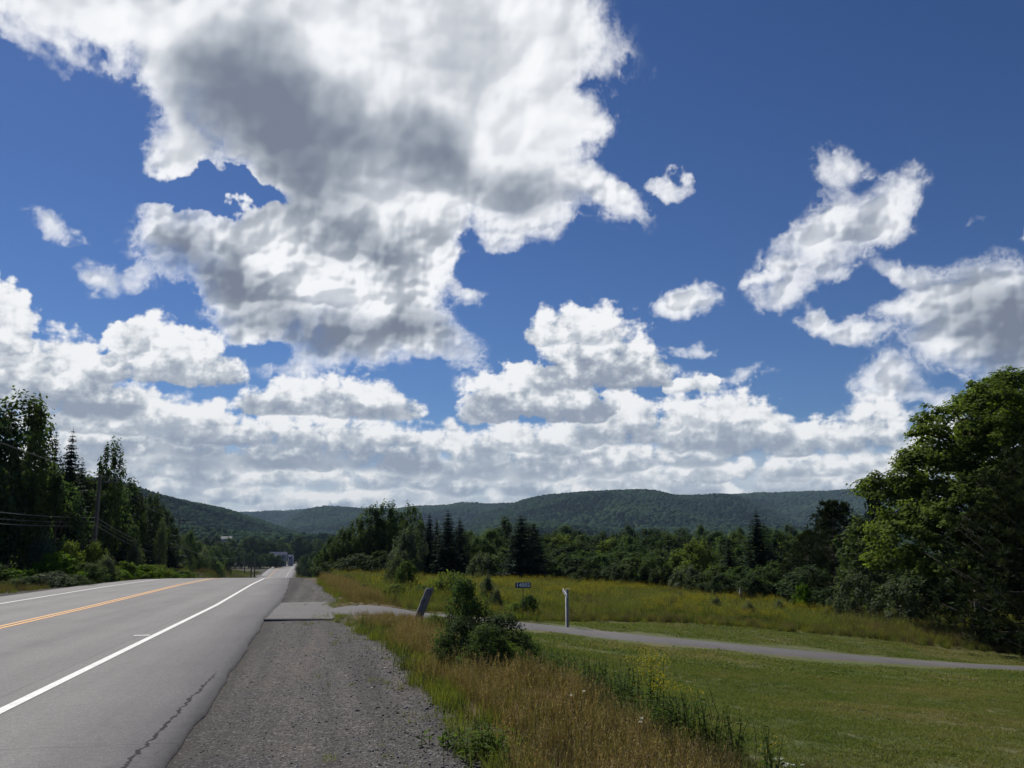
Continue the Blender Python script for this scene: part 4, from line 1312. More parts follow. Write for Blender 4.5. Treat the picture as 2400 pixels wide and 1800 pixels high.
# left of the road
for kd, nm, px, yt, Y, w, lb in [
    (BIRCH[0], 'birch_tree', 12, 948, 57, 130, 'tall birch at the left edge of the photo, highest of the roadside wood'),
    (BIRCH[1], 'birch_tree', 55, 968, 60, 95, 'birch with a loose top leaning towards the two spruce tips'),
    (DECIDD[0], 'broadleaf_tree', -70, 960, 55, 190, 'dark leafy tree cut off by the left edge'),
    (SPRUCE[0], 'spruce_tree', 102, 1006, 68, 74, 'left one of the two spruce tips beside the birch'),
    (SPRUCE[1], 'spruce_tree', 141, 1004, 64, 96, 'tall spruce with a thick tip, right one of the two spruce tips'),
    (SPRUCE[2], 'spruce_tree', 78, 1052, 66, 80, 'spruce half hidden behind the loose-topped birch'),
    (SPRUCE[0], 'spruce_tree', 172, 1078, 74, 78, 'lower spruce on the right shoulder of the tall spruce'),
    (DECID[2], 'broadleaf_tree', 120, 1120, 60, 120, 'leafy tree below the two spruce tips'),
    (BIRCH[2], 'birch_tree', 236, 1048, 78, 74, 'slender birch rising behind the first utility pole'),
    (SPRUCE[1], 'spruce_tree', 214, 1092, 82, 96, 'spruce left of the slender birch'),
    (DECIDD[1], 'broadleaf_tree', 185, 1135, 74, 110, 'dark leafy tree left of the first utility pole'),
    (SPRUCE[2], 'spruce_tree', 262, 1124, 84, 70, 'spruce just right of the first pole top'),
    (DECIDD[2], 'broadleaf_tree', 292, 1138, 90, 80, 'dark leafy tree on the slope right of the first pole'),
    (SPRUCE[0], 'spruce_tree', 318, 1150, 100, 64, 'spruce halfway down the falling treeline'),
    (DECIDD[0], 'broadleaf_tree', 345, 1166, 106, 74, 'dark tree near the lower end of the falling treeline'),
    (SPRUCE[1], 'spruce_tree', 362, 1176, 112, 52, 'small spruce near the lower end of the falling treeline'),
    (DECIDD[1], 'broadleaf_tree', 380, 1200, 118, 58, 'dark tree at the lower end of the treeline beside the second pole')]:
    plant_tree(nm, kd, lb, 'tree', px, yt, Y, w * (1.35 if nm == 'spruce_tree' else 1.1))
rs = np.random.RandomState(18)
LW = 'dark leafy tree deep in the roadside wood on the left'
row(-250, 250, 8, 1080, 1130, 70, 84, 150, DECIDD + DECID[:1], 'roadside_tree', LW, 'trees deep in the left roadside wood', order='the tall dark left roadside wood')
row(-150, 400, 12, 1150, 1230, 68, 112, 110, DECIDD + SPRUCEW, 'roadside_tree', LW, 'trees deep in the left roadside wood', order='the middle of the left roadside wood')
row(-700, -150, 5, 1000, 990, 50, 56, 260, DECIDD + SPRUCE, 'roadside_tree', LW, 'trees deep in the left roadside wood', order='the wood past the left edge')
row(-100, 390, 12, 1225, 1265, 66, 110, 80, DECIDD + DECID[:1], 'roadside_tree', LW, 'trees deep in the left roadside wood', order='the low trees behind the left shrubs')
row(-200, 380, 8, 1020, 1180, 100, 150, 130, SPRUCE + DECIDD, 'roadside_tree', LW, 'trees deep in the left roadside wood', jit=8, order='the tall trees behind the left wood')

# shrubs along the left verge
SH = [(25, 1335, 48, 90, BUSHL[0], 'yellow-green shrub nearest the left edge of the photo'), (60, 1352, 46, 80, BUSH[0], 'dark shrub in front of the leftmost yellow-green shrub'),
      (95, 1268, 56, 90, BUSHW[0], 'tall wispy grey-green shrub against the dark wood'), (125, 1300, 52, 110, BUSHL[1], 'spreading yellow-green shrub with arching sprays'),
      (160, 1278, 55, 80, BUSHY[0], 'olive shrub with an upright top left of the first pole'), (115, 1345, 47, 120, BUSHW[1], 'silvery low shrub on the left roadside'),
      (165, 1345, 48, 90, BUSH[1], 'dark round shrub beside the silvery low one'), (215, 1275, 62, 66, BUSHY[1], 'brownish upright shrub at the foot of the first pole'),
      (205, 1322, 54, 90, BUSH[0], 'green shrub in front of the first pole'), (245, 1312, 58, 60, BUSHW[0], 'grey-green shrub right of the first pole'),
      (250, 1335, 58, 90, BUSHY[0], 'low green shrub below the grey-green one'), (295, 1318, 64, 70, BUSHL[0], 'bright yellow-green shrub midway between the two poles'),
      (335, 1325, 68, 76, BUSHL[1], 'bright shrub right of the midway one'), (312, 1282, 74, 46, BUSHW[1], 'pale upright shrub against the dark trees between the poles'),
      (372, 1325, 74, 60, BUSHY[1], 'green shrub left of the second pole'), (392, 1334, 78, 70, BUSHL[0], 'bright low shrub at the foot of the second pole'),
      (430, 1338, 86, 60, BUSHY[0], 'low green shrub right of the second pole'), (372, 1238, 100, 30, BUSHW[0], 'pale wispy shrub before the end of the treeline'),
      (280, 1338, 62, 60, BUSHL[1], 'small yellow-green shrub at the verge below the midway one'), (-40, 1320, 48, 110, BUSH[1], 'green shrub cut off by the left edge')]
for px, yt, Y, w, kd, lb in SH:
    plant_tree('verge_shrub', kd, lb, 'shrub', px, yt, Y, w * 1.1, crown='foliage', trunk='stem')

# trees in the dip beyond the crest of the road
rs = np.random.RandomState(28)
DV = 'leafy tree in the dip beyond the crest of the road'
row(395, 520, 8, 1262, 1285, 190, 330, 60, DECID + DECIDD, 'valley_tree', DV, 'trees in the dip left of the road', jit=10, order='the upper trees left of the dip')
row(500, 668, 9, 1292, 1306, 470, 520, 30, DECID + DECIDD, 'valley_tree', DV, 'trees in the dip left of the road', jit=6, order='the trees before the far white house')
row(400, 500, 7, 1290, 1308, 150, 230, 46, DECID + BUSHW + DECIDD, 'valley_tree', DV, 'trees in the dip left of the road', jit=8, order='the trees beside the second pole')
row(420, 520, 6, 1318, 1326, 170, 260, 34, BUSHY + BUSH, 'valley_tree', DV, 'trees in the dip left of the road', jit=6, order='the low bushy trees in the dip')
row(700, 790, 7, 1310, 1292, 420, 170, 32, DECID + DECIDD, 'valley_tree', 'leafy tree right of the road beyond the crest', 'trees right of the road beyond the crest', jit=6, order='the trees right of the far road')
row(400, 760, 16, 1262, 1268, 520, 620, 44, DECIDD + DECID, 'valley_tree', DV, 'trees in the dip left of the road', jit=8, order='the wood behind the far road')
row(640, 740, 6, 1290, 1296, 690, 700, 26, DECIDD, 'valley_tree', 'dark tree behind the far bend of the road', 'trees behind the far bend', jit=5, order='the trees behind the far bend')
plant_tree('broadleaf_tree', DECID[1], 'round pale green tree standing right of the second pole', 'tree', 438, 1250, 170, 44)

# ------------------------------------------------------------------ the maples and the pine on the right
def big_maple(name, seed, R_, Ht, z0, n_cl, per, leaf, lobes):
    """crown from overlapping boughs (lobes) each packed with leaf sprays"""
    rs = np.random.RandomState(seed)
    Ps, Ns, Ts, Cs = [], [], [], []
    for (lx, ly, lz, lr, lh) in lobes:
        n = int(n_cl * (lr / R_) ** 1.6)
        d = unit(rs.normal(size=(n, 3))); d[:, 2] = np.where(d[:, 2] < -.3, -d[:, 2] * .6, d[:, 2])
        rr = rs.uniform(.35, 1, n) ** .35 * (1 + .18 * perlin2(d[:, 0] * 3 + lx, d[:, 2] * 3 + ly, seed))
        C = np.array([lx, ly, lz]) + d * rr[:, None] * np.array([lr, lr, lh])
        cs = rs.uniform(.28, .62, n)
        Cl = np.repeat(C, per, 0); S_ = np.repeat(cs, per)
        dd = unit(rs.normal(size=(len(Cl), 3))) * rs.uniform(0, 1, (len(Cl), 1)) ** .5
        P_ = Cl + dd * S_[:, None] * np.array([1.1, 1.1, .5])
        P_[:, 2] -= .35 * np.hypot(dd[:, 0], dd[:, 1]) ** 2 * S_
        Ns.append(np.repeat(d, per, 0) * .5 + dd * .4 + np.array([0, 0, .7]) + rs.normal(size=P_.shape) * .38)
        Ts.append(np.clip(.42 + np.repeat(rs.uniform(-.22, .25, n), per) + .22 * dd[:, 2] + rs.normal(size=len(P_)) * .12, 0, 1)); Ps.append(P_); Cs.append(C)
    P_, Nn, ti, C = map(np.concatenate, (Ps, Ns, Ts, Cs))
    L = leaf * rs.uniform(.7, 1.3, len(P_))
    v_, f_ = leaf_cards(P_, Nn, L, L * .85, rs)
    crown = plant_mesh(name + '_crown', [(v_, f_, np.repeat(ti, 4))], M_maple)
    ps = [tube(np.array([[0, 0, -.5], [0, 0, .3], [.05, 0, z0], [.1, .1, z0 + 2], [0, .2, Ht * .8]]), [.62, .46, .40, .30, .05], 12)]
    for i in rs.choice(len(C), 70, replace=False):
        e = C[i]; zb = min(max(z0 * .9, e[2] - np.hypot(e[0], e[1]) * .7), Ht * .7); b = np.array([.05, .05, zb])
        m1 = b * .5 + e * .5 + [0, 0, .5]
        ps.append(tube(np.array([b, b * .7 + m1 * .3 + [0, 0, .1], m1, e]), [.13, .10, .06, .015], 5))
    vv, ff, o_ = [], [], 0
    for a, b in ps:
        vv.append(a); ff.append(b + o_); o_ += len(a)
    return crown, mesh_np(name + '_trunk', np.concatenate(vv), np.concatenate(ff), mats=[M_bark], smooth=True)


pm = on_px(2311, 43.5)
lob = [(0, 0, 6.2, 4.6, 3.2), (-3.2, -1.0, 4.6, 2.4, 1.7), (-1.6, -2.6, 5.4, 2.4, 1.9), (-3.4, .8, 6.8, 1.8, 1.2), (1.6, -2.2, 4.0, 2.6, 1.9), (-.6, -.5, 9.2, 2.7, 2.0), (2.2, 0, 8.6, 3.0, 2.4),
       (-2.4, -1.0, 8.0, 1.7, 1.1), (-.2, -3.4, 3.3, 2.2, 1.3), (3.5, -1, 6.0, 2.6, 2.4), (1.2, 0, 11.0, 1.7, 1.3), (-4.3, -.6, 3.4, 1.5, .9), (-2.6, -3.0, 3.1, 1.6, .8)]
c_, t_ = big_maple('maple', 5, 4.6, 12.5, 2.2, 330, 46, .17, lob)
mt = thing('maple_tree', 'large spreading yellow-green maple left of the dark roadside pine, its trunk in deep shade', 'tree', (pm.x, pm.y, pm.z - .05))
part('crown', c_, mt); part('trunk', t_, mt)
pm = on_px(2470, 47)
lob = [(0, 0, 6.6, 4.6, 4.0), (-1.8, -1.0, 9.8, 2.8, 2.2), (.4, 0, 12.0, 2.6, 2.0), (-2.6, -.4, 12.1, 1.4, 1.0), (2.6, 0, 10, 2.6, 2.4), (-1.1, 0, 13.0, 1.2, .9), (3, -1, 6, 3, 3)]
c_, t_ = big_maple('maple_b', 6, 4.6, 14, 2.6, 260, 44, .19, lob)
mt = thing('maple_tree', 'tall maple behind the large one, its top at the right edge of the photo', 'tree', (pm.x, pm.y, pm.z - .05))
part('crown', c_, mt); part('trunk', t_, mt)
# two more trunks' worth of shade trees beside the maple
plant_tree('shade_tree', DECIDD[1], 'slim shaded tree left of the thick maple trunk', 'tree', 2256, 1330, 48, 110)
plant_tree('shade_tree', DECIDD[0], 'dark leafy tree far behind the maple trunk', 'tree', 2380, 1250, 58, 300)
plant_tree('shade_tree', DECIDD[2], 'dark leafy tree behind the gap beside the maple trunk', 'tree', 2200, 1260, 60, 240)
fp = on_px(2520, 36.5)
pc_, pt_ = pine('big_pine', 66, 4.9, 9.5, M_pine, z0=.25, nb=150, trunk_r=.26, tuft=.30, pertuft=30, prof=([0, .08, .3, .6, .85, 1], [.95, 1.05, .95, .62, .34, .1]), ntuft=16)
pt = thing('pine_tree', 'dark pine with boughs down to the lawn at the right edge of the photo', 'tree', (fp.x, fp.y, fp.z - .05))
part('crown', pc_, pt); part('trunk', pt_, pt)

# woods on the hills: a mass nobody could count, one object per mass of hill
def blob_tree(name, seed, kind):
    rs = np.random.RandomState(seed)
    bm = bmesh.new()
    bmesh.ops.create_icosphere(bm, subdivisions=2, radius=1.0)
    v = np.array([q.co[:] for q in bm.verts]); f = np.array([[w.index for w in q.verts] for q in bm.faces]); bm.free()
    if kind == 'round':
        d = 1 + .28 * perlin2(v[:, 0] * 2.2 + seed, v[:, 1] * 2.2 + v[:, 2] * 1.7, seed) + .16 * perlin2(v[:, 0] * 5 + seed, v[:, 2] * 5 + v[:, 1] * 3, seed + 1)
        v = v * d[:, None]; v[:, 2] = v[:, 2] * .95 + .55
    else:
        h = (v[:, 2] + 1) / 2
        v[:, :2] *= ((1 - h) ** .9 * 1.35 + .05)[:, None] * (1 + .35 * perlin2(h * 9 + seed, np.arctan2(v[:, 1], v[:, 0]) * 2, seed))[:, None]
        v[:, 2] = h * 2.5 - .3
    t = np.clip(.5 + .3 * perlin2(v[:, 0] * 4, v[:, 2] * 4 + v[:, 1] * 4, seed), 0, 1)
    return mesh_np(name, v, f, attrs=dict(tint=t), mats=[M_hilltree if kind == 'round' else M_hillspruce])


def hilltree_mat(name, cols, spread):
    m_, N = new_mat(name)
    p = geo_pos(N)
    oi = N.node('ShaderNodeObjectInfo', out='Random')
    t = attr(N, 'tint')
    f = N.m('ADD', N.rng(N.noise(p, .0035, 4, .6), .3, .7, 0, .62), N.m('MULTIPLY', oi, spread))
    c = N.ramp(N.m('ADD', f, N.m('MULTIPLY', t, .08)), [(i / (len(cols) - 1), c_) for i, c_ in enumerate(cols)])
    out(N, N.node('ShaderNodeBsdfPrincipled', Base_Color=c, Roughness=1.0, Specular_IOR_Level=0.0))
    return m_


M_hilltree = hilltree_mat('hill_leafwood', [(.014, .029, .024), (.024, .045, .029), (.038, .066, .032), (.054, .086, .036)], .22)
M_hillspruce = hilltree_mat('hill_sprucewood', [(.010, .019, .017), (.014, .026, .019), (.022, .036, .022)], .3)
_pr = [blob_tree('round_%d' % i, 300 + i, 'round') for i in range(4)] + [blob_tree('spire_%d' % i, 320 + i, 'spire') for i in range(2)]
HP, HS, HI, HR = [], [], [], []
rs = np.random.RandomState(9)
for (V_, sp, seed) in HILL_PTS:
    a, b, c, d = V_[:-1, :-1], V_[:-1, 1:], V_[1:, 1:], V_[1:, :-1]
    ar = np.linalg.norm(np.cross(b - a, d - a), axis=-1)
    cen = (a + b + c + d) / 4
    azc = np.degrees(np.arctan2(cen[..., 0], cen[..., 1]))
    rows = np.arange(ar.shape[0])[:, None] / (V_.shape[0] - 1) * 1.28
    dens = ar / (sp * sp) * (np.abs(azc) < 36) * (rows < 1.06) * (cen[..., 2] > -24) * np.where((rows > .93), 1.6, 1.0)
    n = rs.poisson(dens)
    ii, jj = np.nonzero(n); k = n[ii, jj]
    ii = np.repeat(ii, k); jj = np.repeat(jj, k)
    u, v = rs.rand(len(ii), 1), rs.rand(len(ii), 1)
    P_ = a[ii, jj] * (1 - u) * (1 - v) + b[ii, jj] * u * (1 - v) + c[ii, jj] * u * v + d[ii, jj] * (1 - u) * v
    pat = perlin2(P_[:, 0] / 260, P_[:, 1] / 420, seed + 5) + .5 * perlin2(P_[:, 0] / 90, P_[:, 1] / 130, seed + 6)
    spr = (pat + rs.normal(size=len(P_)) * .18) > (.30 if seed != 63 else .0)
    sc_ = sp * .62 * rs.uniform(.6, 1.25, len(P_))
    P_[:, 2] -= sc_ * .35
    HP.append(P_); HS.append(np.where(spr, sc_ * .8, sc_)); HI.append(np.where(spr, 4 + rs.randint(0, 2, len(P_)), rs.randint(0, 4, len(P_))))
    HR.append(np.stack([np.zeros(len(P_)), np.zeros(len(P_)), rs.uniform(0, 6.28, len(P_))], 1))
HP, HS, HI, HR = map(np.concatenate, (HP, HS, HI, HR))
print('hill trees', len(HP))
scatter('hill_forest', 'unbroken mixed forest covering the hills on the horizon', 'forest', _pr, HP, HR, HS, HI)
# ------------------------------------------------------------------ grasses, weeds, gravel
def lawn_mat():
    m_, N = new_mat('lawn_blades')
    p = geo_pos(N); t = attr(N, 'tint')
    a = N.noise(p, .22, 5, .62); b = N.noise(p, 1.3, 4, .6)
    f = N.m('ADD', N.m('MULTIPLY', a, .65), N.m('ADD', N.m('MULTIPLY', b, .35), N.m('MULTIPLY', t, .10)))
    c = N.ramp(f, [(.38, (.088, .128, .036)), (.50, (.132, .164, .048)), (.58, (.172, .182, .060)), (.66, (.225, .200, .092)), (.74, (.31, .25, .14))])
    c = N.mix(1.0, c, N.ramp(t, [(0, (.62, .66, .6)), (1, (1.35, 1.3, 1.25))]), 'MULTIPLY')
    out(N, N.node('ShaderNodeMixShader', i0=.34, i1=N.node('ShaderNodeBsdfPrincipled', Base_Color=c, Roughness=.8, Specular_IOR_Level=.06), i2=N.node('ShaderNodeBsdfTranslucent', Color=N.v('MULTIPLY', c, (1.2, 1.3, .6)))))
    return m_


M_lawn = lawn_mat()
M_dry = foliage_mat('dry_grass', (.095, .072, .038), (.180, .128, .066), (.36, .27, .16), .35, hueshift=.12)
M_brown = foliage_mat('brown_grass', (.060, .048, .026), (.115, .090, .048), (.21, .165, .10), .3, hueshift=.15)
M_green = foliage_mat('verge_grass', (.080, .096, .024), (.155, .168, .038), (.24, .245, .065), .4, hueshift=.18)
M_weed = foliage_mat('weed_leaf', (.038, .062, .018), (.072, .110, .030), (.115, .160, .044), .45)
M_gold = foliage_mat('goldenrod_flower', (.20, .15, .014), (.36, .28, .020), (.58, .46, .035), .25)
M_rust = foliage_mat('dock_seed', (.07, .035, .015), (.12, .06, .025), (.18, .10, .05), .2)
M_whitefl = foliage_mat('white_flower', (.5, .5, .45), (.7, .7, .66), (.8, .8, .78), .2)


def blades(n, rs, spread, h0, h1, w, bend=.35, segs=2, clump=None, tint=(.2, .8), root=0.0):
    """bent tapering blades as quads"""
    if clump is None:
        bx, by = rs.uniform(-spread, spread, n), rs.uniform(-spread, spread, n)
    else:
        bx, by = rs.normal(size=n) * clump, rs.normal(size=n) * clump
    h = rs.uniform(h0, h1, n); a = rs.uniform(0, 6.283, n); b = rs.uniform(.2, 1, n) * bend * h
    wd = w * rs.uniform(.7, 1.3, n); fa = rs.uniform(0, 6.283, n)
    V_ = []
    for k in range(segs + 1):
        q = k / segs
        cx = bx + np.cos(a) * b * q * q; cy = by + np.sin(a) * b * q * q; cz = h * q * (1 - .18 * q * bend) + root
        ww = wd * (1 - q) ** .6 * .5 + .0004
        for s_ in (-1, 1):
            V_.append(np.stack([cx + s_ * np.cos(fa) * ww, cy + s_ * np.sin(fa) * ww, cz], 1))
    V_ = np.stack(V_, 1)
    m_ = 2 * (segs + 1)
    base = np.arange(n)[:, None, None] * m_ + np.arange(segs)[None, :, None] * 2 + np.array([0, 1, 3, 2])[None, None]
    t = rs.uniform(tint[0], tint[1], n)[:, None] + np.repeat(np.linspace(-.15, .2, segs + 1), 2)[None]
    tips = V_[:, -1]
    return V_.reshape(-1, 3), base.reshape(-1, 4), np.clip(t, 0, 1).ravel(), tips


def heads(tips, rs, n, L, W_, tint, up=(0, 0, 1.)):
    """seed heads or flower sprays at blade tips"""
    T = np.repeat(tips, n, 0)
    q = rs.uniform(-1, .15, len(T))
    C = T + np.array([0, 0, 1]) * (q * L * 2.2)[:, None] + rs.normal(size=T.shape) * W_ * .5
    v, f = leaf_cards(C, rs.normal(size=T.shape), L * .55, W_, rs, axis=np.array(up))
    return v, f, np.repeat(np.clip(rs.normal(size=len(T)) * .15 + tint, 0, 1), 4)


def lawn_patch(seed, size, n, h0, h1, w):
    rs = np.random.RandomState(seed)
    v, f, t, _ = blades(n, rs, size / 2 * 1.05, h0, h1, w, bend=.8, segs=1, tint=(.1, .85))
    # clover leaves and thatch
    m_ = n // 4
    C = np.stack([rs.uniform(-size / 2, size / 2, m_), rs.uniform(-size / 2, size / 2, m_), rs.uniform(.01, h1 * .7, m_)], 1)
    v2, f2 = leaf_cards(C, np.array([0, 0, 1.]) + rs.normal(size=C.shape) * .4, w * 3.2, w * 2.6, rs)
    return plant_mesh('lawn_patch', [(v, f, t), (v2, f2, np.repeat(rs.uniform(.1, .6, m_), 4))], M_lawn)


def tuft(seed, mat, n, h0, h1, w, clump, bend=.35, seeds=0, sL=.05, sW=.012, segs=3, tint=(.2, .7), stint=.9):
    rs = np.random.RandomState(seed)
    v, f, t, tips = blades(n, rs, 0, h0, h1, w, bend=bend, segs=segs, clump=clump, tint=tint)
    ps = [(v, f, t)]
    if seeds:
        tp = tips[rs.choice(len(tips), min(len(tips), seeds), replace=False)]
        ps.append(heads(tp, rs, 5, sL, sW, stint))
    return plant_mesh('tuft', ps, mat)


def leafy_weed(seed, mat, h, n_st, leaf, top=None, toptint=.6, spread=.12, topn=30, topr=.07, narrow=.4):
    """upright stems with leaves all the way; top: an optional flower mass of its own material"""
    rs = np.random.RandomState(seed)
    ps, V2 = [], []
    for i in range(n_st):
        b = rs.normal(size=2) * spread; a = rs.uniform(0, 6.28); ln = rs.uniform(0, .25) * h; hh = h * rs.uniform(.7, 1.1)
        P_ = np.array([[b[0], b[1], 0], [b[0] + math.cos(a) * ln * .3, b[1] + math.sin(a) * ln * .3, hh * .5], [b[0] + math.cos(a) * ln, b[1] + math.sin(a) * ln, hh]])
        tv, tf = tube(P_, [.006 * h + .002, .004 * h + .002, .002], 4)
        ps.append((tv, tf, .3))
        k = int(16 * h / .8) + 6
        q = np.linspace(.12, 1, k)[:, None]
        C = (1 - q) ** 2 * P_[0] + 2 * q * (1 - q) * P_[1] + q * q * P_[2]
        th = np.arange(k) * 2.4 + rs.uniform(0, 6)
        d = np.stack([np.cos(th), np.sin(th), rs.uniform(0, .6, k)], 1)
        L = leaf * rs.uniform(.6, 1.2, k) * (1 - .5 * q[:, 0])
        v, f = leaf_cards(C + d * L[:, None] * .5, np.array([0, 0, 1.]) + rs.normal(size=C.shape) * .35, L, L * narrow, rs, axis=d * 3)
        ps.append((v, f, np.repeat(np.clip(rs.normal(size=k) * .15 + .5, 0, 1), 4)))
        V2.append(P_[2])
    me = plant_mesh('weed', ps, mat)
    if top:
        rs2 = np.random.RandomState(seed + 1)
        T = np.repeat(np.array(V2), topn, 0)
        dd = rs2.normal(size=T.shape) * np.array([1, 1, .8]) * topr
        v, f = leaf_cards(T + dd, rs2.normal(size=T.shape) + [0, 0, 1], topr * .35, topr * .22, rs2)
        v0 = np.array([q_.co[:] for q_ in me.vertices]); f0 = np.array([list(p.vertices) for p in me.polygons])
        t0 = np.array([q_.value for q_ in me.attributes['tint'].data])
        m2 = mesh_np('weed_flowering', np.concatenate([v0, v]), np.concatenate([f0, f + len(v0)]),
                     attrs=dict(tint=np.concatenate([t0, np.repeat(np.clip(rs2.normal(size=len(T)) * .2 + toptint, 0, 1), 4)])), mats=[mat, top])
        mi = np.zeros(len(f0) + len(f), np.int32); mi[len(f0):] = 1
        m2.polygons.foreach_set('material_index', mi)
        return m2
    return me


def sample(n, x0, x1, y0, y1, seed, wfun, lin=True):
    """random ground points; density falls with distance so that near ground is dense enough"""
    rs = np.random.RandomState(seed)
    x = rs.uniform(x0, x1, n); y = rs.uniform(y0, y1, n)
    w = wfun(x, y, rs)
    k = rs.rand(n) < w
    return x[k], y[k], rs


def put(x, y, rs, dz=-.01, jitter=.12, smin=.8, smax=1.2):
    z = H(x, y) + dz + (perlin2(x / 3.1, y / 3.1, 1) * .05 + perlin2(x / .8, y / .8, 2) * .018) * (1 - sstep(np.hypot(x, y), 60, 140))
    return np.stack([x, y, z], 1), slope_rot(x, y, rs, jitter), rs.uniform(smin, smax, len(x))


# frame test so that nothing is planted far outside the view
def inview(x, y, m=1.2):
    return (np.abs(x) < (y + 2.5) * .60 * m + 1.0)


# lawn: half-metre pieces of turf close by, larger coarser ones further off
LP = [lawn_patch(500 + i, .5, 620, .025, .062, .0075) for i in range(5)]
LPF = [lawn_patch(520 + i, 1.2, 620, .035, .075, .016) for i in range(4)]


def lattice(x0, x1, y0, y1, st, seed):
    rs = np.random.RandomState(seed)
    X, Y = np.meshgrid(np.arange(x0, x1, st), np.arange(y0, y1, st))
    return X.ravel() + rs.uniform(-.2, .2, X.size) * st, Y.ravel() + rs.uniform(-.2, .2, X.size) * st, rs


x, y, rs = lattice(-4, 24, 2.5, 21, .42, 1)
k = (zones(x, y)['lawn'] > .45) & inview(x, y, 1.7) & (drive_dist(x, y) > 1.35)
x, y = x[k], y[k]
P1, R1, S1 = put(x, y, rs, jitter=.02); R1[:, 2] = rs.randint(0, 4, len(x)) * math.pi / 2; R1[:, :2] = 0
e = .3
hx = (H(x + e, y) - H(x - e, y)) / (2 * e); hy = (H(x, y + e) - H(x, y - e)) / (2 * e)
def tiltrot(hx, hy, rz):
    """euler of a turn rz about the surface normal"""
    o_ = np.zeros((len(rz), 3))
    for i in range(len(rz)):
        q = Vector((0, 0, 1)).rotation_difference(Vector((-hx[i], -hy[i], 1)).normalized()) @ Quaternion((0, 0, 1), rz[i])
        o_[i] = q.to_euler()[:]
    return o_
R1 = tiltrot(hx, hy, rs.uniform(0, 6.28, len(x)))
x2, y2, rs2 = lattice(-6, 46, 20.5, 40, .95, 2)
k = (zones(x2, y2)['lawn'] > .4) & inview(x2, y2, 1.7) & (drive_dist(x2, y2) > 2.15)
x2, y2 = x2[k], y2[k]
P2, _, S2 = put(x2, y2, rs2)
hx = (H(x2 + e, y2) - H(x2 - e, y2)) / (2 * e); hy = (H(x2, y2 + e) - H(x2, y2 - e)) / (2 * e)
R2 = tiltrot(hx, hy, rs2.uniform(0, 6.28, len(x2)))
scatter('lawn_grass', 'short mown green grass of the sloping lawn on both sides of the driveway', 'grass', LP + LPF,
        np.concatenate([P1, P2]), np.concatenate([R1, R2]), np.concatenate([S1, S2]), np.concatenate([rs.randint(0, 5, len(P1)), 5 + rs2.randint(0, 4, len(P2))]))

# tall dry grass along the gravel
DT = [tuft(540 + i, M_dry, 44, .12, .40, .005, .07, bend=.38, seeds=16, sL=.035, sW=.007, tint=(.05, .6)) for i in range(4)]
BT = [tuft(550 + i, M_brown, 50, .12, .34, .005, .08, bend=.45, seeds=16, sL=.03, sW=.008, tint=(.1, .7)) for i in range(3)]
GT = [tuft(560 + i, M_green, 55, .08, .26, .006, .08, bend=.55, tint=(.1, .8)) for i in range(3)]
WD = [leafy_weed(570 + i, M_weed, .26, 9, .06) for i in range(3)]
TUFTS = DT + BT + GT + WD            # 0-3 dry, 4-6 brown, 7-9 green, 10-12 weeds


def verge_w(x, y, rs):
    z = zones(x, y); s, t = st_of(x, y)
    return (z['verge'] > .35) * (t > 0) * inview(x, y, 1.5) * (drive_dist(x, y) > 1.3) * np.clip(16 / (y + 3), .1, 1)


x, y, rs = sample(56000, -14, 9, 1.2, 62, 21, verge_w)
z = zones(x, y); s, t = st_of(x, y)
pn = perlin2(x / .9, y / .9, 31) + .6 * perlin2(x / .35, y / .35, 32)
pick = rs.rand(len(x))
d = z['dry'] + .25 * pn
right = t - np.interp(s, [5, 10, 16, 22, 34, 60], [2.4, 2.2, 2.1, 1.9, 1.5, .7])
idx = np.where(d > .62, rs.randint(0, 4, len(x)), np.where((right > 0) & (pn + .35 * (y < 12) > .0), 4 + rs.randint(0, 3, len(x)), np.where(pick < .45, 7 + rs.randint(0, 3, len(x)), 10 + rs.randint(0, 3, len(x)))))
idx = np.where((d > .62) & (pick < .14), 4 + rs.randint(0, 3, len(x)), idx)
idx = np.where((d > .62) & (pick > .80), 7 + rs.randint(0, 3, len(x)), idx)
# a fringe of green weeds where the dry grass meets the gravel
idx = np.where((right < -.55) & (pn > -.1), np.where(pick < .8, 7, 10) + rs.randint(0, 3, len(x)), idx)
vel = np.interp(y, [4, 8.3, 9.4, 10.8, 13, 16, 20, 24, 28], [2.75, 2.65, 2.2, 1.85, 1.05, .6, 0, -.6, -.7])
lush = (x - vel > -.75 + .35 * pn) & (y > 8.9) & (y < 21) & (pick < .8) & (perlin2(x / 1.1 + 3, y / 1.1, 35) + .15 * pn > -.12)
idx = np.where(lush, np.where(pick < .62, 10 + rs.randint(0, 3, len(x)), 7 + rs.randint(0, 3, len(x))), idx)
P_, R_, S_ = put(x, y, rs, jitter=.10, smin=.65, smax=1.2)
S_ = S_ * np.where(idx < 4, 1, np.where(lush, 1.05 + .6 * np.clip(pn, -.7, .8), np.where(idx > 9, .68, .85))) * np.where((np.abs(s - 27) < 6) & (t < 3), .55, 1) * np.interp(y, [0, 15, 30, 60], [1, 1, 1.1, 1.5]) * np.interp(drive_dist(x, y), [1.5, 4.0], [.55, 1])
scatter('verge_grass', 'tall tan and brown seeding grass mixed with green weeds along the gravel shoulder', 'grass', TUFTS, P_, R_, S_, idx)

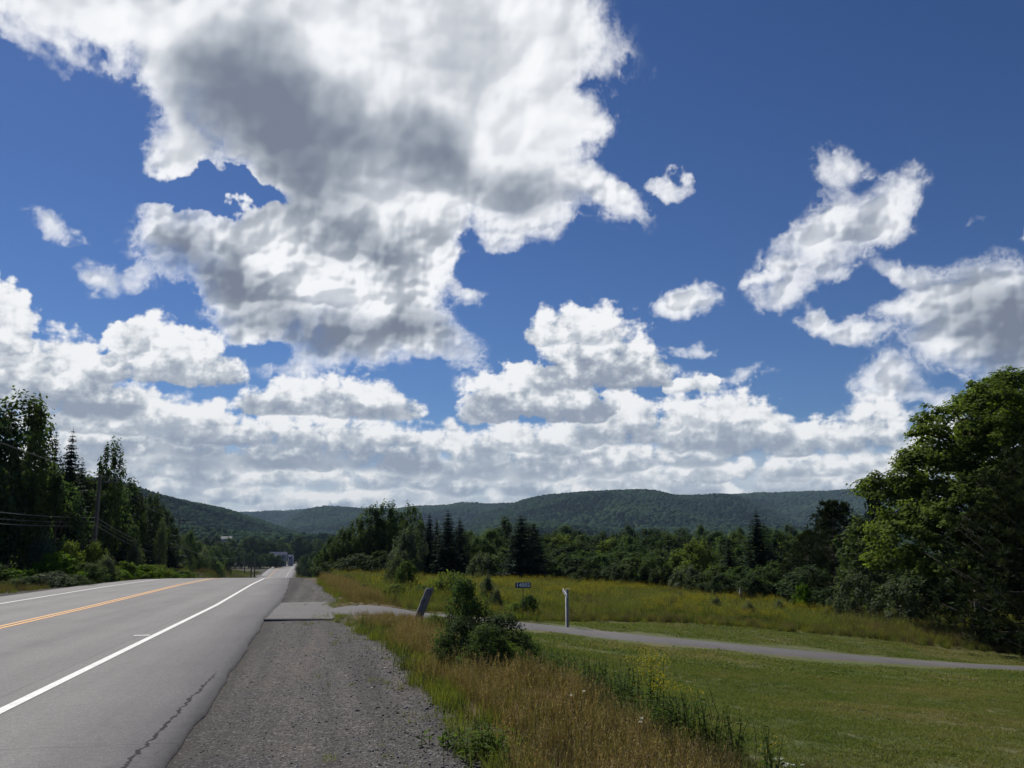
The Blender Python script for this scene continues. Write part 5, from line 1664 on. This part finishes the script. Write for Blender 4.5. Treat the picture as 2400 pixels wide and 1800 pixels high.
# sparse weeds creeping into the gravel
def grav_w(x, y, rs):
    s, t = st_of(x, y)
    edge = np.interp(s, [-10, 5, 16, 22, 24, 31, 34, 60, 70], [1.5, 1.25, 1.2, .6, .35, .35, .7, .1, -.4])
    n = perlin2(x / .9, y / 1.6, 41) + .5 * perlin2(x / .3, y / .3, 42)
    u = edge - t
    band = np.where((u > 0) & (u < 1.25), 1 - u / 1.25, 0)
    crack = (np.abs(t - .34) < .22) & (s > 22.8) & (s < 31.8)
    return np.maximum(np.clip(n * 1.8 - .05, 0, 1) * band, crack * .9) * np.clip(14 / (y + 2), .15, 1)
x, y, rs = sample(30000, -14, 3, 3.5, 60, 43, grav_w)
P_, R_, S_ = put(x, y, rs, jitter=.2, smin=.22, smax=.5)
GT2 = [tuft(565 + i, M_green, 26, .10, .26, .009, .10, bend=.9, tint=(.3, 1)) for i in range(2)] + [leafy_weed(575, M_green, .22, 7, .07, spread=.1)]
scatter('gravel_weeds', 'low yellow-green weeds creeping into the gravel shoulder', 'weeds', GT2, P_, R_, S_, rs.randint(0, 3, len(x)))

# left verge
def left_w(x, y, rs):
    s, t = st_of(x, y); tb = t - off(s)
    return ((tb < -12.7) & (tb > -21)) * (s < 110) * inview(x, y, 1.15) * np.clip(60 / (y + 5), .2, 1)
x, y, rs = sample(24000, -62, -12, 22, 110, 51, left_w)
s, t = st_of(x, y); tb = t - off(s)
pn = perlin2(x / 2.2, y / 2.2, 52)
idx = np.where(tb > -15.2, np.where(pn > .0, rs.randint(4, 7, len(x)), np.where(rs.rand(len(x)) < .5, 7 + rs.randint(0, 3, len(x)), rs.randint(4, 7, len(x)))), 10 + rs.randint(0, 3, len(x)))
P_, R_, S_ = put(x, y, rs, jitter=.1, smin=.9, smax=1.5)
S_ *= np.where(tb > -14.2, .8, 1.25)
scatter('left_verge_grass', 'brownish grass and weeds between the road and the shrubs on the left', 'grass', TUFTS, P_, R_, S_, idx)

# rough grass in the dip beyond the crest
def dip_w(x, y, rs):
    s, t = st_of(x, y); tb = t - off(s)
    return ((tb < -12.6) | (tb > 4.8)) * (s > 105) * inview(x, y, 1.0) * (x < 10)
x, y, rs = sample(52000, -210, 0, 110, 440, 55, dip_w)
P_, R_, S_ = put(x, y, rs, jitter=.1, smin=2.2, smax=4.5)
pn = perlin2(x / 14., y / 30., 56)
scatter('valley_grass', 'rough green and brown grass on the banks in the dip beyond the crest', 'grass', TUFTS, P_, R_, S_, np.where(pn > .1, rs.randint(4, 7, len(x)), rs.randint(7, 13, len(x))))

# meadow: goldenrod, dock, tall grass
MG = [leafy_weed(580 + i, M_weed, .85, 7, .11, top=M_gold, spread=.16, topn=(4, 12, 26)[i], topr=.075) for i in range(3)]
MD = [leafy_weed(590, M_weed, .8, 5, .12, top=M_rust, spread=.15, topn=30, topr=.06)]
MW = [leafy_weed(592 + i, M_green, .75, 9, .13, spread=.2) for i in range(2)]
MT = [tuft(594 + i, M_green, 60, .35, .75, .014, .16, bend=.5, tint=(.2, .9)) for i in range(2)] + [tuft(597, M_brown, 60, .35, .75, .013, .18, bend=.5, seeds=8, sL=.08, sW=.02, tint=(.3, .9))] + [tuft(598, M_brown, 50, .35, .7, .014, .16, bend=.5, seeds=20, sL=.08, sW=.02)]
MEAD = MG + MD + MW + MT             # 0-2 goldenrod, 3 dock, 4-5 leafy, 6-7 green, 8 tan, 9 brown
def mead_w(x, y, rs):
    z = zones(x, y); s, t = st_of(x, y)
    return (z['meadow'] > .5) * inview(x, y, 1.08) * (t - off(s) > 2.6) * (drive_dist(x, y) > 2.0) * np.clip(46 / (y + 6), .2, 1)
x, y, rs = sample(70000, -26, 40, 30, 100, 61, mead_w)
pn = perlin2(x / 5.5, y / 7., 62) + .5 * perlin2(x / 2.1, y / 2.6, 63)
pb = perlin2(x / 7.5, y / 4.5, 64) + .5 * perlin2(x / 2.5, y / 2.5, 65)
pk = rs.rand(len(x))
mdl = np.interp(x, [-2, 0, 4, 10, 14, 17, 30], [31.5, 34.5, 36.5, 38, 38, 37.5, 36])
edge = (y - mdl < 2.0) & (y - mdl > -1)
idx = np.where(pn > .12, np.where(pk < .62, rs.randint(0, 3, len(x)), 6 + rs.randint(0, 2, len(x))), np.where(pk < .55, 6 + rs.randint(0, 2, len(x)), 4 + rs.randint(0, 2, len(x))))
idx = np.where((pb > .18) | edge & (pk < .6), np.where(pk < .22, 9, np.where(pk < .40, 8, np.where(pk < .52, 3, np.where(pk < .75, 6, idx)))), idx)
P_, R_, S_ = put(x, y, rs, jitter=.08, smin=.7, smax=1.15)
S_ *= np.interp(y - mdl, [0, 1.5, 6], [.45, .62, .95])
scatter('meadow_plants', 'goldenrod, dock and tall grass of the unmown meadow behind the lawn', 'meadow', MEAD, P_, R_, S_, idx)

# ------------------------------------------------------------------ loose stones of the shoulder
sm_, N = new_mat('stone')
oi = N.node('ShaderNodeObjectInfo', out='Random')
out(N, N.node('ShaderNodeBsdfPrincipled', Base_Color=N.ramp(oi, [(0, (.024, .023, .022)), (.5, (.064, .061, .059)), (.85, (.125, .121, .119)), (1, (.38, .38, .38))]), Roughness=.85))


def stone(seed):
    rs = np.random.RandomState(seed)
    bm = bmesh.new(); bmesh.ops.create_icosphere(bm, subdivisions=1, radius=1.0)
    v = np.array([q.co[:] for q in bm.verts]); f = np.array([[w.index for w in q.verts] for q in bm.faces]); bm.free()
    v = v * (1 + rs.uniform(-.28, .28, (len(v), 1))) * np.array([1, rs.uniform(.6, .9), rs.uniform(.45, .7)])
    return mesh_np('stone', v, f, mats=[sm_])


def stone_w(x, y, rs):
    s, t = st_of(x, y)
    z = zones(x, y)
    w = (z['gravel'] > .3) * (t > redge(10) + .12) * np.clip(9 / (y + 1), .04, 1) ** 1.3
    w = w * np.where((s > 23.3) & (s < 31.3) & (t < .4), 0, 1)
    return w * (.55 + .45 * sstep(t, -.2, .9)) * inview(x, y, 1.0)
x, y, rs = sample(230000, -12, 3.2, 4.2, 50, 71, stone_w)
P_, R_, _ = put(x, y, rs, dz=0, jitter=.4)
P_[:, 2] = H(x, y) + .002 + zones(x, y)['gravel'] * perlin2(x / .35, y / .35, 3) * .008
s, t = st_of(x, y)
S_ = .0040 * np.exp(rs.normal(size=len(x)) * .48) * np.interp(t, [-1, .3, 1.2], [.9, 1.1, 1.75]) * np.interp(y, [4, 12, 50], [1, 1.25, 2.2])
scatter('gravel', 'loose grey gravel of the road shoulder', 'gravel', [stone(i) for i in range(5)], P_, R_, S_, rs.randint(0, 5, len(x)))
print('gravel', len(x))

# ------------------------------------------------------------------ plants that stand out near the camera
def bush_at(nm, lb, px, ytop, Y, w, kd, cat='shrub', group=None):
    return plant_tree(nm, kd, lb, cat, px, ytop, Y, w, group, crown='foliage', trunk='stem', base_dz=-.03)


NB = [bush('nearbush', s, 1.0, 1.5, .06, M_leaf, 120, 70, wob=.4, cl_r=.19) for s in (81, 82)]
NBD = [bush('nearbushd', 84, 1.0, 1.5, .06, M_leafd, 120, 70, wob=.4, cl_r=.19)]
NBY = [bush('nearbushy', s, 1.0, 1.3, .055, M_leaf2, 100, 60, wob=.4, cl_r=.2) for s in (83,)]
bush_at('bush', 'tall narrow-topped leafy bush right of the leaning post', 1092, 1366, 13.4, 150, NB[0])
bush_at('bush', 'dark leafy bush forming the right half of the thicket by the leaning post', 1176, 1448, 13.0, 190, NBD[0])
bush_at('bush', 'low dark bush on the right end of the thicket, trailing down the slope', 1232, 1486, 13.4, 90, NB[0])
bush_at('bush', 'olive-green low bush between the leaning post and the tall bush', 1022, 1440, 19.0, 90, NBY[0])
bush_at('bush', 'low yellow-green bush in front of the thicket', 1196, 1510, 12.2, 120, NBY[0])
bush_at('bush', 'dark leafy bush at the lower left of the thicket', 1085, 1452, 13.0, 150, NBD[0])
bush_at('bush', 'dark green bush in the middle of the thicket, below the tall narrow top', 1140, 1470, 12.2, 150, NB[0])
bush_at('bush', 'silvery willow bush in the scrub beyond the driveway', 925, 1312, 40, 60, BUSHW[0])
bush_at('bush', 'green bush joined to the right side of the silvery willow bush', 950, 1322, 39, 66, BUSH[0])
bush_at('bush', 'low olive bush below the silvery willow bush', 925, 1372, 36, 90, BUSHY[0])
bush_at('bush', 'bushy yellow-green growth behind the leaning post', 1050, 1345, 38, 110, BUSHY[1])
bush_at('bush', 'low green bush left of the growth behind the leaning post', 985, 1372, 37, 90, BUSH[1])
bush_at('bush', 'grey-green bush between the thicket and the house number sign', 1142, 1356, 38, 44, BUSHW[1])
bush_at('bush', 'slim grey bush with a wispy top beside the grey-green one', 1163, 1385, 36, 34, BUSHW[0])
bush_at('bush', 'dark green bush right behind the house number sign', 1240, 1398, 33.6, 56, BUSH[0])
bush_at('bush', 'lower green bush left of the house number sign', 1207, 1412, 33.4, 62, BUSHY[1])
bush_at('bush', 'green scrub bush right beyond the gravel before the crest', 860, 1368, 42, 90, BUSHY[0])
bush_at('bush', 'dark low scrub bush nearest the road beyond the driveway', 810, 1352, 60, 70, BUSH[1])
bush_at('bush', 'small dark bush in the meadow, leftmost of the four there', 1594, 1392, 52, 34, BUSHW[0], group='small bushes in the meadow')
bush_at('bush', 'small dark round bush in the meadow, second from the left', 1680, 1404, 46, 38, BUSHW[1], group='small bushes in the meadow')
bush_at('bush', 'small grey-green round bush in the meadow, third from the left', 1757, 1416, 43, 36, BUSHW[0], group='small bushes in the meadow')
bush_at('bush', 'small bushy grey-green bush in the meadow, nearest to the lime shrub', 1830, 1412, 48, 44, BUSHW[1], group='small bushes in the meadow')

# verge weeds one can tell apart
def herb(nm, lb, px, Y, h, me, cat='plant', s=1.0, group=None):
    p = on_px(px, Y)
    return single(nm, me, lb, cat, (p.x, p.y, p.z - .01), float(_trs.uniform(0, 6.28)), group)


def tall_gold(seed, h, n):
    return leafy_weed(seed, M_weed, h, n, .11, top=M_gold, spread=.13, topn=46, topr=.06, toptint=.7)


herb('goldenrod_plant', 'tall goldenrod with wide yellow flower heads, left one of the pair at the lawn edge', 1525, 10.8, .8, tall_gold(601, .72, 9))
herb('goldenrod_plant', 'tall goldenrod leaning over the lawn edge, right one of the pair', 1556, 10.4, .7, tall_gold(602, .58, 8))
herb('goldenrod_plant', 'short single goldenrod beside the white flowers near the bottom edge', 1812, 8.3, .4, leafy_weed(603, M_weed, .36, 2, .05, top=M_gold, spread=.03, topn=40, topr=.04, toptint=.7))
herb('goldenrod_plant', 'small goldenrod half hidden in the green weeds', 1372, 11.6, .4, leafy_weed(604, M_weed, .5, 3, .07, top=M_gold, spread=.06, topn=18, topr=.03, toptint=.6))


def umbel(seed, n, h):
    rs = np.random.RandomState(seed)
    ps, tops = [], []
    for i in range(n):
        b = rs.normal(size=2) * .05; a = rs.uniform(0, 6.28); ln = rs.uniform(.03, .14); hh = h * rs.uniform(.75, 1.05)
        e = np.array([b[0] + math.cos(a) * ln, b[1] + math.sin(a) * ln, hh])
        tv, tf = tube(np.array([[b[0], b[1], 0], [(b[0] + e[0]) / 2, (b[1] + e[1]) / 2, hh * .6], e]), [.003, .0022, .0018], 4)
        ps.append((tv, tf, .4))
        r = rs.uniform(.009, .017); q = rs.normal(size=(34, 3)) * np.array([r, r, .004]) + e
        tops.append(leaf_cards(q, np.array([0, 0, 1.]) + rs.normal(size=q.shape) * .25, .008, .007, rs))
    st = plant_mesh('umbel_stems', ps, M_stem)
    vv = np.concatenate([a for a, b in tops]); ff = np.concatenate([b + i * len(tops[0][0]) for i, (a, b) in enumerate(tops)])
    return st, mesh_np('umbel_flowers', vv, ff, attrs=dict(tint=np.full(len(vv), .6)), mats=[M_whitefl])


def umbel_thing(lb, px, Y, n, h, seed):
    p = on_px(px, Y); o_ = thing('white_wildflower', lb, 'flower', (p.x, p.y, p.z - .01))
    a, b = umbel(seed, n, h); part('stem', a, o_); part('flower_head', b, o_)


umbel_thing('cluster of flat white flowers in the bottom corner of the verge', 1858, 8.4, 9, .22, 611)
umbel_thing('single white flower head among the brown grass', 1357, 8.8, 2, .42, 612)
umbel_thing('small white flower head low in the brown grass', 1470, 8.6, 2, .32, 613)

GW = [leafy_weed(620 + i, M_weed, h, n, .10, spread=sp) for i, (h, n, sp) in enumerate([(.44, 22, .20), (.36, 26, .26), (.55, 5, .05), (.40, 16, .16), (.22, 22, .13), (.16, 12, .08)])]
for i, (px, Y, k, lb) in enumerate([
    (1395, 12.2, 0, 'dense green weed clump left of the tall goldenrods, tallest of the three'), (1440, 11.8, 1, 'dark green weed clump below the yellow-tipped clump'),
    (1345, 12.8, 3, 'green weed clump behind the dark one at the lawn edge'), (1490, 11.2, 3, 'green leafy clump directly left of the goldenrods'),
    (1560, 9.9, 1, 'broad green weed clump in front of the goldenrods'), (1612, 9.6, 2, 'upright spire-leaved weed, thicker one of the two right of the clump'),
    (1655, 9.4, 2, 'upright spire-leaved weed, rightmost and darker'), (1715, 9.2, 2, 'thin single spire of leaves standing over the lawn edge'),
    (1808, 8.2, 2, 'dark leafy stems below the short goldenrod'), (1300, 13.4, 1, 'low green weeds at the foot of the thicket'),
    (1110, 7.9, 4, 'leafy weed clump at the gravel edge near the bottom of the photo'), (1150, 7.7, 4, 'bushy green weeds at the bottom of the dry grass'),
    (1040, 8.1, 5, 'small weed growing out of the gravel at the bottom edge'), (1265, 13.0, 3, 'grey-green weeds right of the low yellow-green bush'), (1235, 12.4, 1, 'green weeds below the thicket')]):
    herb('weed_clump', lb, px, Y, .5, GW[k], 'weed')

# ------------------------------------------------------------------ leaning post
wm, N = new_mat('weathered_wood')
p_ = N.node('ShaderNodeTexCoord', out='Object')
gr_ = N.noise(N.v('MULTIPLY', p_, (1, 1, .06)), 60, 5, .7); bl = N.noise(p_, 5, 3, .6)
wc = N.mix(1.0, N.ramp(gr_, [(.3, (.07, .066, .062)), (.55, (.22, .21, .20)), (.75, (.36, .345, .33))]), N.ramp(bl, [(.3, (.6, .58, .56)), (.7, (1.15, 1.12, 1.1))]), 'MULTIPLY')
out(N, N.node('ShaderNodeBsdfPrincipled', Base_Color=wc, Roughness=.9, Normal=N.node('ShaderNodeBump', Strength=.9, Distance=.01, Height=gr_)))


def rough_post(L, r, seed):
    rs = np.random.RandomState(seed)
    k = 16; n = 22; V_ = []
    for i in range(n):
        z = -.4 + (L + .4) * i / (n - 1)
        for j in range(k):
            a = 6.283 * j / k
            rr = r * (1 + .10 * math.sin(2 * a + 1) + .05 * math.sin(5 * a + z * 2) + .06 * float(perlin2(np.array([a * 1.5]), np.array([z * 3.]), seed)[0]))
            rr *= 1 + .10 * (z < .15)
            if z > L * .97: rr *= .9
            if abs(z - L * .60) < .07 and 0.6 < a < 1.6 + 3: rr *= 1.0 + .18 * math.exp(-((z - L * .6) / .04) ** 2)
            top = .035 * math.cos(a) if i == n - 1 else 0
            V_.append((rr * math.cos(a), rr * math.sin(a), z + top))
    V_ = np.array(V_ + [(0, 0, L + .004)])
    F_ = [(i * k + j, i * k + (j + 1) % k, (i + 1) * k + (j + 1) % k, (i + 1) * k + j) for i in range(n - 1) for j in range(k)]
    c = n * k
    F_ += [((n - 1) * k + j, (n - 1) * k + (j + 1) % k, c, c) for j in range(0)]
    me = bpy.data.meshes.new('wooden_post')
    me.from_pydata([tuple(v) for v in V_], [], F_ + [((n - 1) * k + j, (n - 1) * k + (j + 1) % k, c) for j in range(k)])
    for p in me.polygons: p.use_smooth = len(p.vertices) == 4
    me.materials.append(wm)
    return me


p = on_px(976, 23.4)
po = single('wooden_post', rough_post(.92, .095, 4), 'thick weathered grey wooden post leaning to the right beside the driveway', 'post', (p.x, p.y, p.z - .02))
po.rotation_euler = (R(-6), R(21), R(0))

# ------------------------------------------------------------------ small builders
def bx(x0, x1, y0, y1, z0, z1):
    v = np.array([(x, y, z) for z in (z0, z1) for y in (y0, y1) for x in (x0, x1)], float)
    return v, np.array([(0, 2, 3, 1), (4, 5, 7, 6), (0, 1, 5, 4), (2, 6, 7, 3), (0, 4, 6, 2), (1, 3, 7, 5)])


def boxes(name, lst, mat, bevel=0.0):
    me = merge_np(name, [bx(*b) for b in lst], [mat])
    if bevel:
        bm = bmesh.new(); bm.from_mesh(me)
        bmesh.ops.bevel(bm, geom=list(bm.edges), offset=bevel, segments=2, affect='EDGES', profile=.6)
        bm.to_mesh(me); bm.free()
    return me


def plain(name, c, rough=.6, var=.15, sc=6.0, metal=0.0):
    m_, N = new_mat(name)
    k = N.rng(N.noise(N.node('ShaderNodeTexCoord', out='Object'), sc, 4, .6), .3, .7, 1 - var, 1 + var)
    out(N, N.node('ShaderNodeBsdfPrincipled', Base_Color=N.v('SCALE', c, k), Roughness=rough, Metallic=metal))
    return m_


M_blue = plain('sign_blue', (.010, .030, .10), .6)
M_lett = plain('sign_white', (.78, .78, .78), .5, .05)
M_black = plain('black_steel', (.012, .012, .013), .5)
M_wpaint = plain('white_board_paint', (.70, .71, .69), .55, .10)
M_gpost = plain('grey_board', (.22, .215, .20), .8, .2)

# house number sign 14002
p = on_px(1226, 31.9)
hs = thing('house_number_sign', 'small blue house number sign reading 14002 on a thin black post', 'sign', (p.x, p.y, p.z), R(4))
HS = 1.25
part('post', boxes('post', [(-.016, .016, -.016, .016, -.3, HS - .12)], M_black, .003), hs)
pl = part('sign_plate', boxes('sign_plate', [(-.275, .275, -.012, .012, HS - .14, HS + .05)], M_blue, .006), hs)
ft = bpy.data.curves.new('digits', 'FONT'); ft.body = '14002'; ft.size = .175; ft.align_x = 'CENTER'; ft.align_y = 'CENTER'; ft.extrude = .003; ft.offset = .0055; ft.space_character = 1.14
fo = bpy.data.objects.new('digits_curve', ft); COL.objects.link(fo)
bpy.context.view_layer.update()
dg = bpy.context.evaluated_depsgraph_get()
tm = bpy.data.meshes.new_from_object(fo.evaluated_get(dg)); bpy.data.objects.remove(fo)
tm.materials.clear(); tm.materials.append(M_lett)
tm.transform(Matrix.Translation((0, -.0165, HS - .045)) @ Matrix.Rotation(R(90), 4, 'X'))
part('digits', tm, pl)

# white post with its slanting board and cap
p = on_px(1330, 30.2)
wp_ = thing('white_sign_post', 'tall narrow white-edged post with a small slanting white board at its top', 'post', (p.x, p.y, p.z), R(20))
part('post', boxes('post', [(-.038, .038, -.038, .038, -.4, 1.24)], M_gpost, .006), wp_)
part('edge_board', boxes('edge_board', [(-.054, -.041, -.036, .036, -.3, 1.02)], M_wpaint, .003), wp_)
cap = part('cap', boxes('cap', [(-.04, .12, -.05, .05, 1.243, 1.262)], plain('cap_tan', (.55, .46, .26), .6), .004), wp_)
def slab(name, pts, y0, y1, mat):
    """upright slab with the outline pts in the x-z plane"""
    n = len(pts)
    v = [(x, y0, z) for x, z in pts] + [(x, y1, z) for x, z in pts]
    me = bpy.data.meshes.new(name)
    me.from_pydata(v, [], [tuple(range(n)), tuple(range(2 * n - 1, n - 1, -1))] + [(i, i + n, (i + 1) % n + n, (i + 1) % n) for i in range(n)])
    me.materials.append(mat)
    return me


bd = part('slant_board', slab('slant_board', [(-.20, .14), (-.20, .03), (.12, -.15), (.12, -.04)], -.012, .012, M_wpaint), wp_)
bd.location = (-.075, -.03, 1.13); bd.rotation_euler = (0, 0, R(-90))
part('board_panel', slab('board_panel', [(-.15, .085), (-.15, .035), (.07, -.095), (.07, -.045)], -.0165, -.0135, plain('board_inset', (.30, .33, .33), .6)), bd)

# the small reddish stump figure at the wood's edge: a weathered stump with a pale broken top
M_stump = plain('stump_bark', (.055, .032, .024), .9, .3)
M_pale = plain('split_wood', (.42, .34, .24), .8, .1)
p = on_px(1738, 57)
st = thing('broken_stump', 'broken reddish stump with a pale split tip at the edge of the wood', 'stump', (p.x, p.y, p.z - .05))
tv, tf = tube(np.array([[0, 0, -.8], [0, 0, .2], [.04, 0, .6], [-.02, .02, 1.0]]), [.30, .24, .17, .10], 9)
tv += np.random.RandomState(2).normal(size=tv.shape) * .02
part('trunk', mesh_np('stump', tv, tf, mats=[M_stump]), st)
tv, tf = tube(np.array([[-.02, .02, .95], [-.03, .02, 1.15], [-.02, .02, 1.36]]), [.10, .07, .015], 7)
part('split_tip', mesh_np('split_tip', tv, tf, mats=[M_pale]), st)
tv, tf = tube(np.array([[.15, -.12, .05], [.19, -.16, .25], [.20, -.16, .36]]), [.07, .07, .03], 7)
part('bare_patch', mesh_np('bare_patch', tv, tf, mats=[M_pale]), st)

# ------------------------------------------------------------------ utility poles and wires
M_pole = bark_mat('pole_wood', (.075, .068, .058), (.17, .155, .135), 6)
M_wire = plain('wire', (.10, .10, .10), .5, .02)
M_por = plain('porcelain', (.30, .29, .27), .3, .05)


def pole_thing(lb, base, top, r, arm=None, group='utility poles along the left side of the road'):
    """base, top: world points; arm: direction angle of the crossarm or None"""
    o_ = thing('utility_pole', lb, 'utility pole', base, 0, group)
    T = np.array(top) - np.array(base)
    tv, tf = tube(np.array([-T * .05, T * .5, T]), [r * 1.15, r, r * .72], 10)
    part('pole', mesh_np('pole', tv, tf, mats=[M_pole], smooth=True), o_)
    if arm is not None:
        az_, L_, dz_ = arm
        d = np.array([math.cos(az_), math.sin(az_), 0]); n = np.array([-d[1], d[0], 0])
        c = T * (1 - dz_ / np.linalg.norm(T))
        w, h = .05, .06
        pts = []
        for z_ in (-h, h):
            for q in (-w, w):
                for e in (-.25, L_): pts.append(c + d * e + n * (q + r) + np.array([0, 0, z_]))
        a_ = part('crossarm', mesh_np('crossarm', np.array(pts), [(0, 2, 3, 1), (4, 5, 7, 6), (0, 1, 5, 4), (2, 6, 7, 3), (0, 4, 6, 2), (1, 3, 7, 5)], mats=[M_pole]), o_)
        for e in (L_ * .45, L_ * .93):
            b = c + d * e + n * r + np.array([0, 0, h])
            tv, tf = tube(np.array([b, b + [0, 0, .08], b + [0, 0, .17]]), [.03, .065, .035], 8)
            part('insulator', mesh_np('insulator', tv, tf, mats=[M_por], smooth=True), a_)
    return np.array(base) + T


b1 = on_px(214, 64); t1 = at(235, 1112, 64)
A1 = pole_thing('leaning utility pole with a short crossarm on its right, nearest of the line', tuple(b1), tuple(t1), .15, (R(-8), 1.35, .55))
b2 = on_px(413, 138); t2 = at(421, 1212, 138)
A2 = pole_thing('second utility pole standing past the end of the roadside wood', tuple(b2), tuple(t2), .14, (R(-8), .9, .5))
b0 = Vector((-24.5, 20, H1(-24.5, 20))); t0 = Vector((-24.3, 20, H1(-24.5, 20) + 9.6))
FP = []
for px, yt, yb, Y, lb in [(573, 1284, 1342, 300, 'left one of the two close utility poles in the dip'), (597, 1296, 1344, 330, 'right one of the two close utility poles in the dip'),
                          (688, 1290, 1320, 560, 'farthest utility pole, before the bend of the road'), (503, 1258, 1285, 520, 'thin utility pole on the far slope below the grey roof')]:
    b = at(px, yb, Y); t = at(px + 1, yt, Y)
    FP.append(pole_thing(lb, (b.x, b.y, b.z), (t.x, t.y, t.z), .16, (R(0), .9, .4)))


def wire(a, b, sag, r=.013):
    a, b = np.array(a), np.array(b); q = np.linspace(0, 1, 25)[:, None]
    P_ = a * (1 - q) + b * q - np.array([0, 0, 1]) * sag * 4 * q * (1 - q)
    return tube(P_, r, 4)


def wire_thing(lb, pcs, group='wires of the utility line'):
    v, f, o_ = [], [], 0
    for a, b in pcs:
        v.append(a); f.append(b + o_); o_ += len(a)
    return single('overhead_wire', mesh_np('wire', np.concatenate(v), np.concatenate(f), mats=[M_wire]), lb, 'wire', group=group)


def on_pole(b, t, f):
    return np.array(b) * (1 - f) + np.array(t) * f


h1 = lambda yy: (at(225, yy, 64).z - b1.z) / (t1.z - b1.z)
h2 = lambda yy: (at(416, yy, 138).z - b2.z) / (t2.z - b2.z)
for y1, y2, y0, lb, r in [(1213, 1279, 5.05, 'upper thick communication wire hung across the dark trees', .017), (1222, 1283, 4.55, 'middle thin wire under the thick upper one', .009), (1231, 1292, 4.3, 'lowest communication wire hung across the dark trees', .015)]:
    a0 = (-24.5, 20, b0.z + y0)
    wire_thing(lb, [wire(a0, on_pole(b1, t1, h1(y1)), .75, r), wire(on_pole(b1, t1, h1(y1)), on_pole(b2, t2, h2(y2)), .95, r)])
arm1 = A1 + np.array([.62, 0, -.35]); arm2 = A2 + np.array([.5, 0, -.35])
wire_thing('thin power wire from the top of the nearest pole to the second pole', [wire(A1, A2, .8, .008), wire((-24.3, 20, t0.z), A1, .7, .008)])
wire_thing('thin power wire from the end of the crossarm to the second pole', [wire(arm1 + [.6, 0, 0], arm2, .8, .008), wire((-23.2, 20, t0.z - .4), arm1 + [.6, 0, 0], .7, .008)])
wire_thing('wires running from the second pole down to the poles in the dip', [wire(on_pole(b2, t2, h2(1279)), FP[0] - [0, 0, 2.4], 1.5, .02), wire(A2, FP[0], 1.5, .012)])

# roadside posts at the side road
for px, yb, yt, lb in [(588, 1356, 1326, 'dark short post beside the side road, left one of two'), (596, 1356, 1332, 'dark short post beside the side road, right one of two')]:
    b = at(px, yb, 125); hb = min(b.z, H1(b.x, b.y)); t = at(px, yt, 125)
    single('roadside_post', boxes('roadside_post', [(-.07, .07, -.07, .07, -.2, t.z - hb)], M_black, .01), lb, 'post', (b.x, b.y, hb), 0, 'short posts by the side road')

# ------------------------------------------------------------------ houses far off
M_wall = plain('house_white', (.22, .245, .29), .8, .04)
M_roofb = plain('roof_blue', (.020, .030, .075), 1.0, .1)
M_roofg = plain('roof_grey', (.10, .11, .12), .8, .1)
M_glass = plain('window_dark', (.02, .03, .06), .2, .1)


def house(lb, base, w, d, h, rh, roofm, rotz, wins, wallm=M_wall):
    o_ = thing('house', lb, 'house', base, rotz)
    wl = part('wall', boxes('wall', [(-w / 2, w / 2, -d / 2, d / 2, -3, h)], wallm), o_)
    v = np.array([(-w / 2 - .4, -d / 2 - .4, h + .01), (w / 2 + .4, -d / 2 - .4, h + .01), (w / 2 + .4, d / 2 + .4, h + .01), (-w / 2 - .4, d / 2 + .4, h + .01), (-w / 2 - .4, 0, h + rh), (w / 2 + .4, 0, h + rh)])
    me = bpy.data.meshes.new('roof'); me.from_pydata([tuple(q) for q in v], [], [(0, 1, 5, 4), (2, 3, 4, 5), (0, 4, 3), (1, 2, 5), (0, 3, 2, 1)]); me.materials.append(roofm)
    part('roof', me, o_)
    for (x0, x1, z0, z1) in wins:
        f_ = part('window', boxes('window', [(x0, x1, -d / 2 - .06, -d / 2 - .003, z0, z1)], M_glass), o_)
    return o_


p = at(652, 1319, 540)
house('white two-storey house with a blue roof beside the far end of the road', (p.x, p.y, p.z), 9.5, 7, 4.6, 1.8, M_roofb, R(12), [(-3.6, -2.4, 2.6, 3.9), (-1.4, .9, 2.6, 3.9), (2.2, 3.4, 2.6, 3.9), (-3.4, -2.2, .6, 1.8)])
p = at(681, 1319, 552)
house('small white outbuilding right of the blue-roofed house', (p.x, p.y, p.z), 2.6, 4, 4.2, .6, M_roofb, R(0), [(-.6, .6, 2.2, 3.4)])
p = at(531, 1268, 760)
house('grey-roofed house high up among the trees of the left slope', (p.x, p.y, p.z), 8.5, 7, 2.0, 2.0, M_roofg, R(8), [(-2, -.8, .6, 1.5)], plain('house_grey', (.25, .26, .27), .7))

# ------------------------------------------------------------------ air
hzm, N = new_mat('haze')
vol = N.n.new('ShaderNodeVolumePrincipled')
vol.inputs['Density'].default_value = 5.5e-5
vol.inputs['Color'].default_value = (.55, .76, 1.0, 1)
vol.inputs['Anisotropy'].default_value = 0.0
out(N, None, vol=vol.outputs[0])
bv = [(x, y, z) for z in (-27.0, 290.0) for y in (-6100, 8000) for x in (-8100, 8100)]
hz = bpy.data.objects.new('haze', mesh_np('haze', bv, [(0, 2, 3, 1), (4, 5, 7, 6), (0, 1, 5, 4), (2, 6, 7, 3), (0, 4, 6, 2), (1, 3, 7, 5)], mats=[hzm]))
COL.objects.link(hz)
hz['kind'] = 'stuff'; hz['label'] = 'thin bluish summer haze over the far hills'; hz['category'] = 'haze'
sc.cycles.volume_bounces = 0
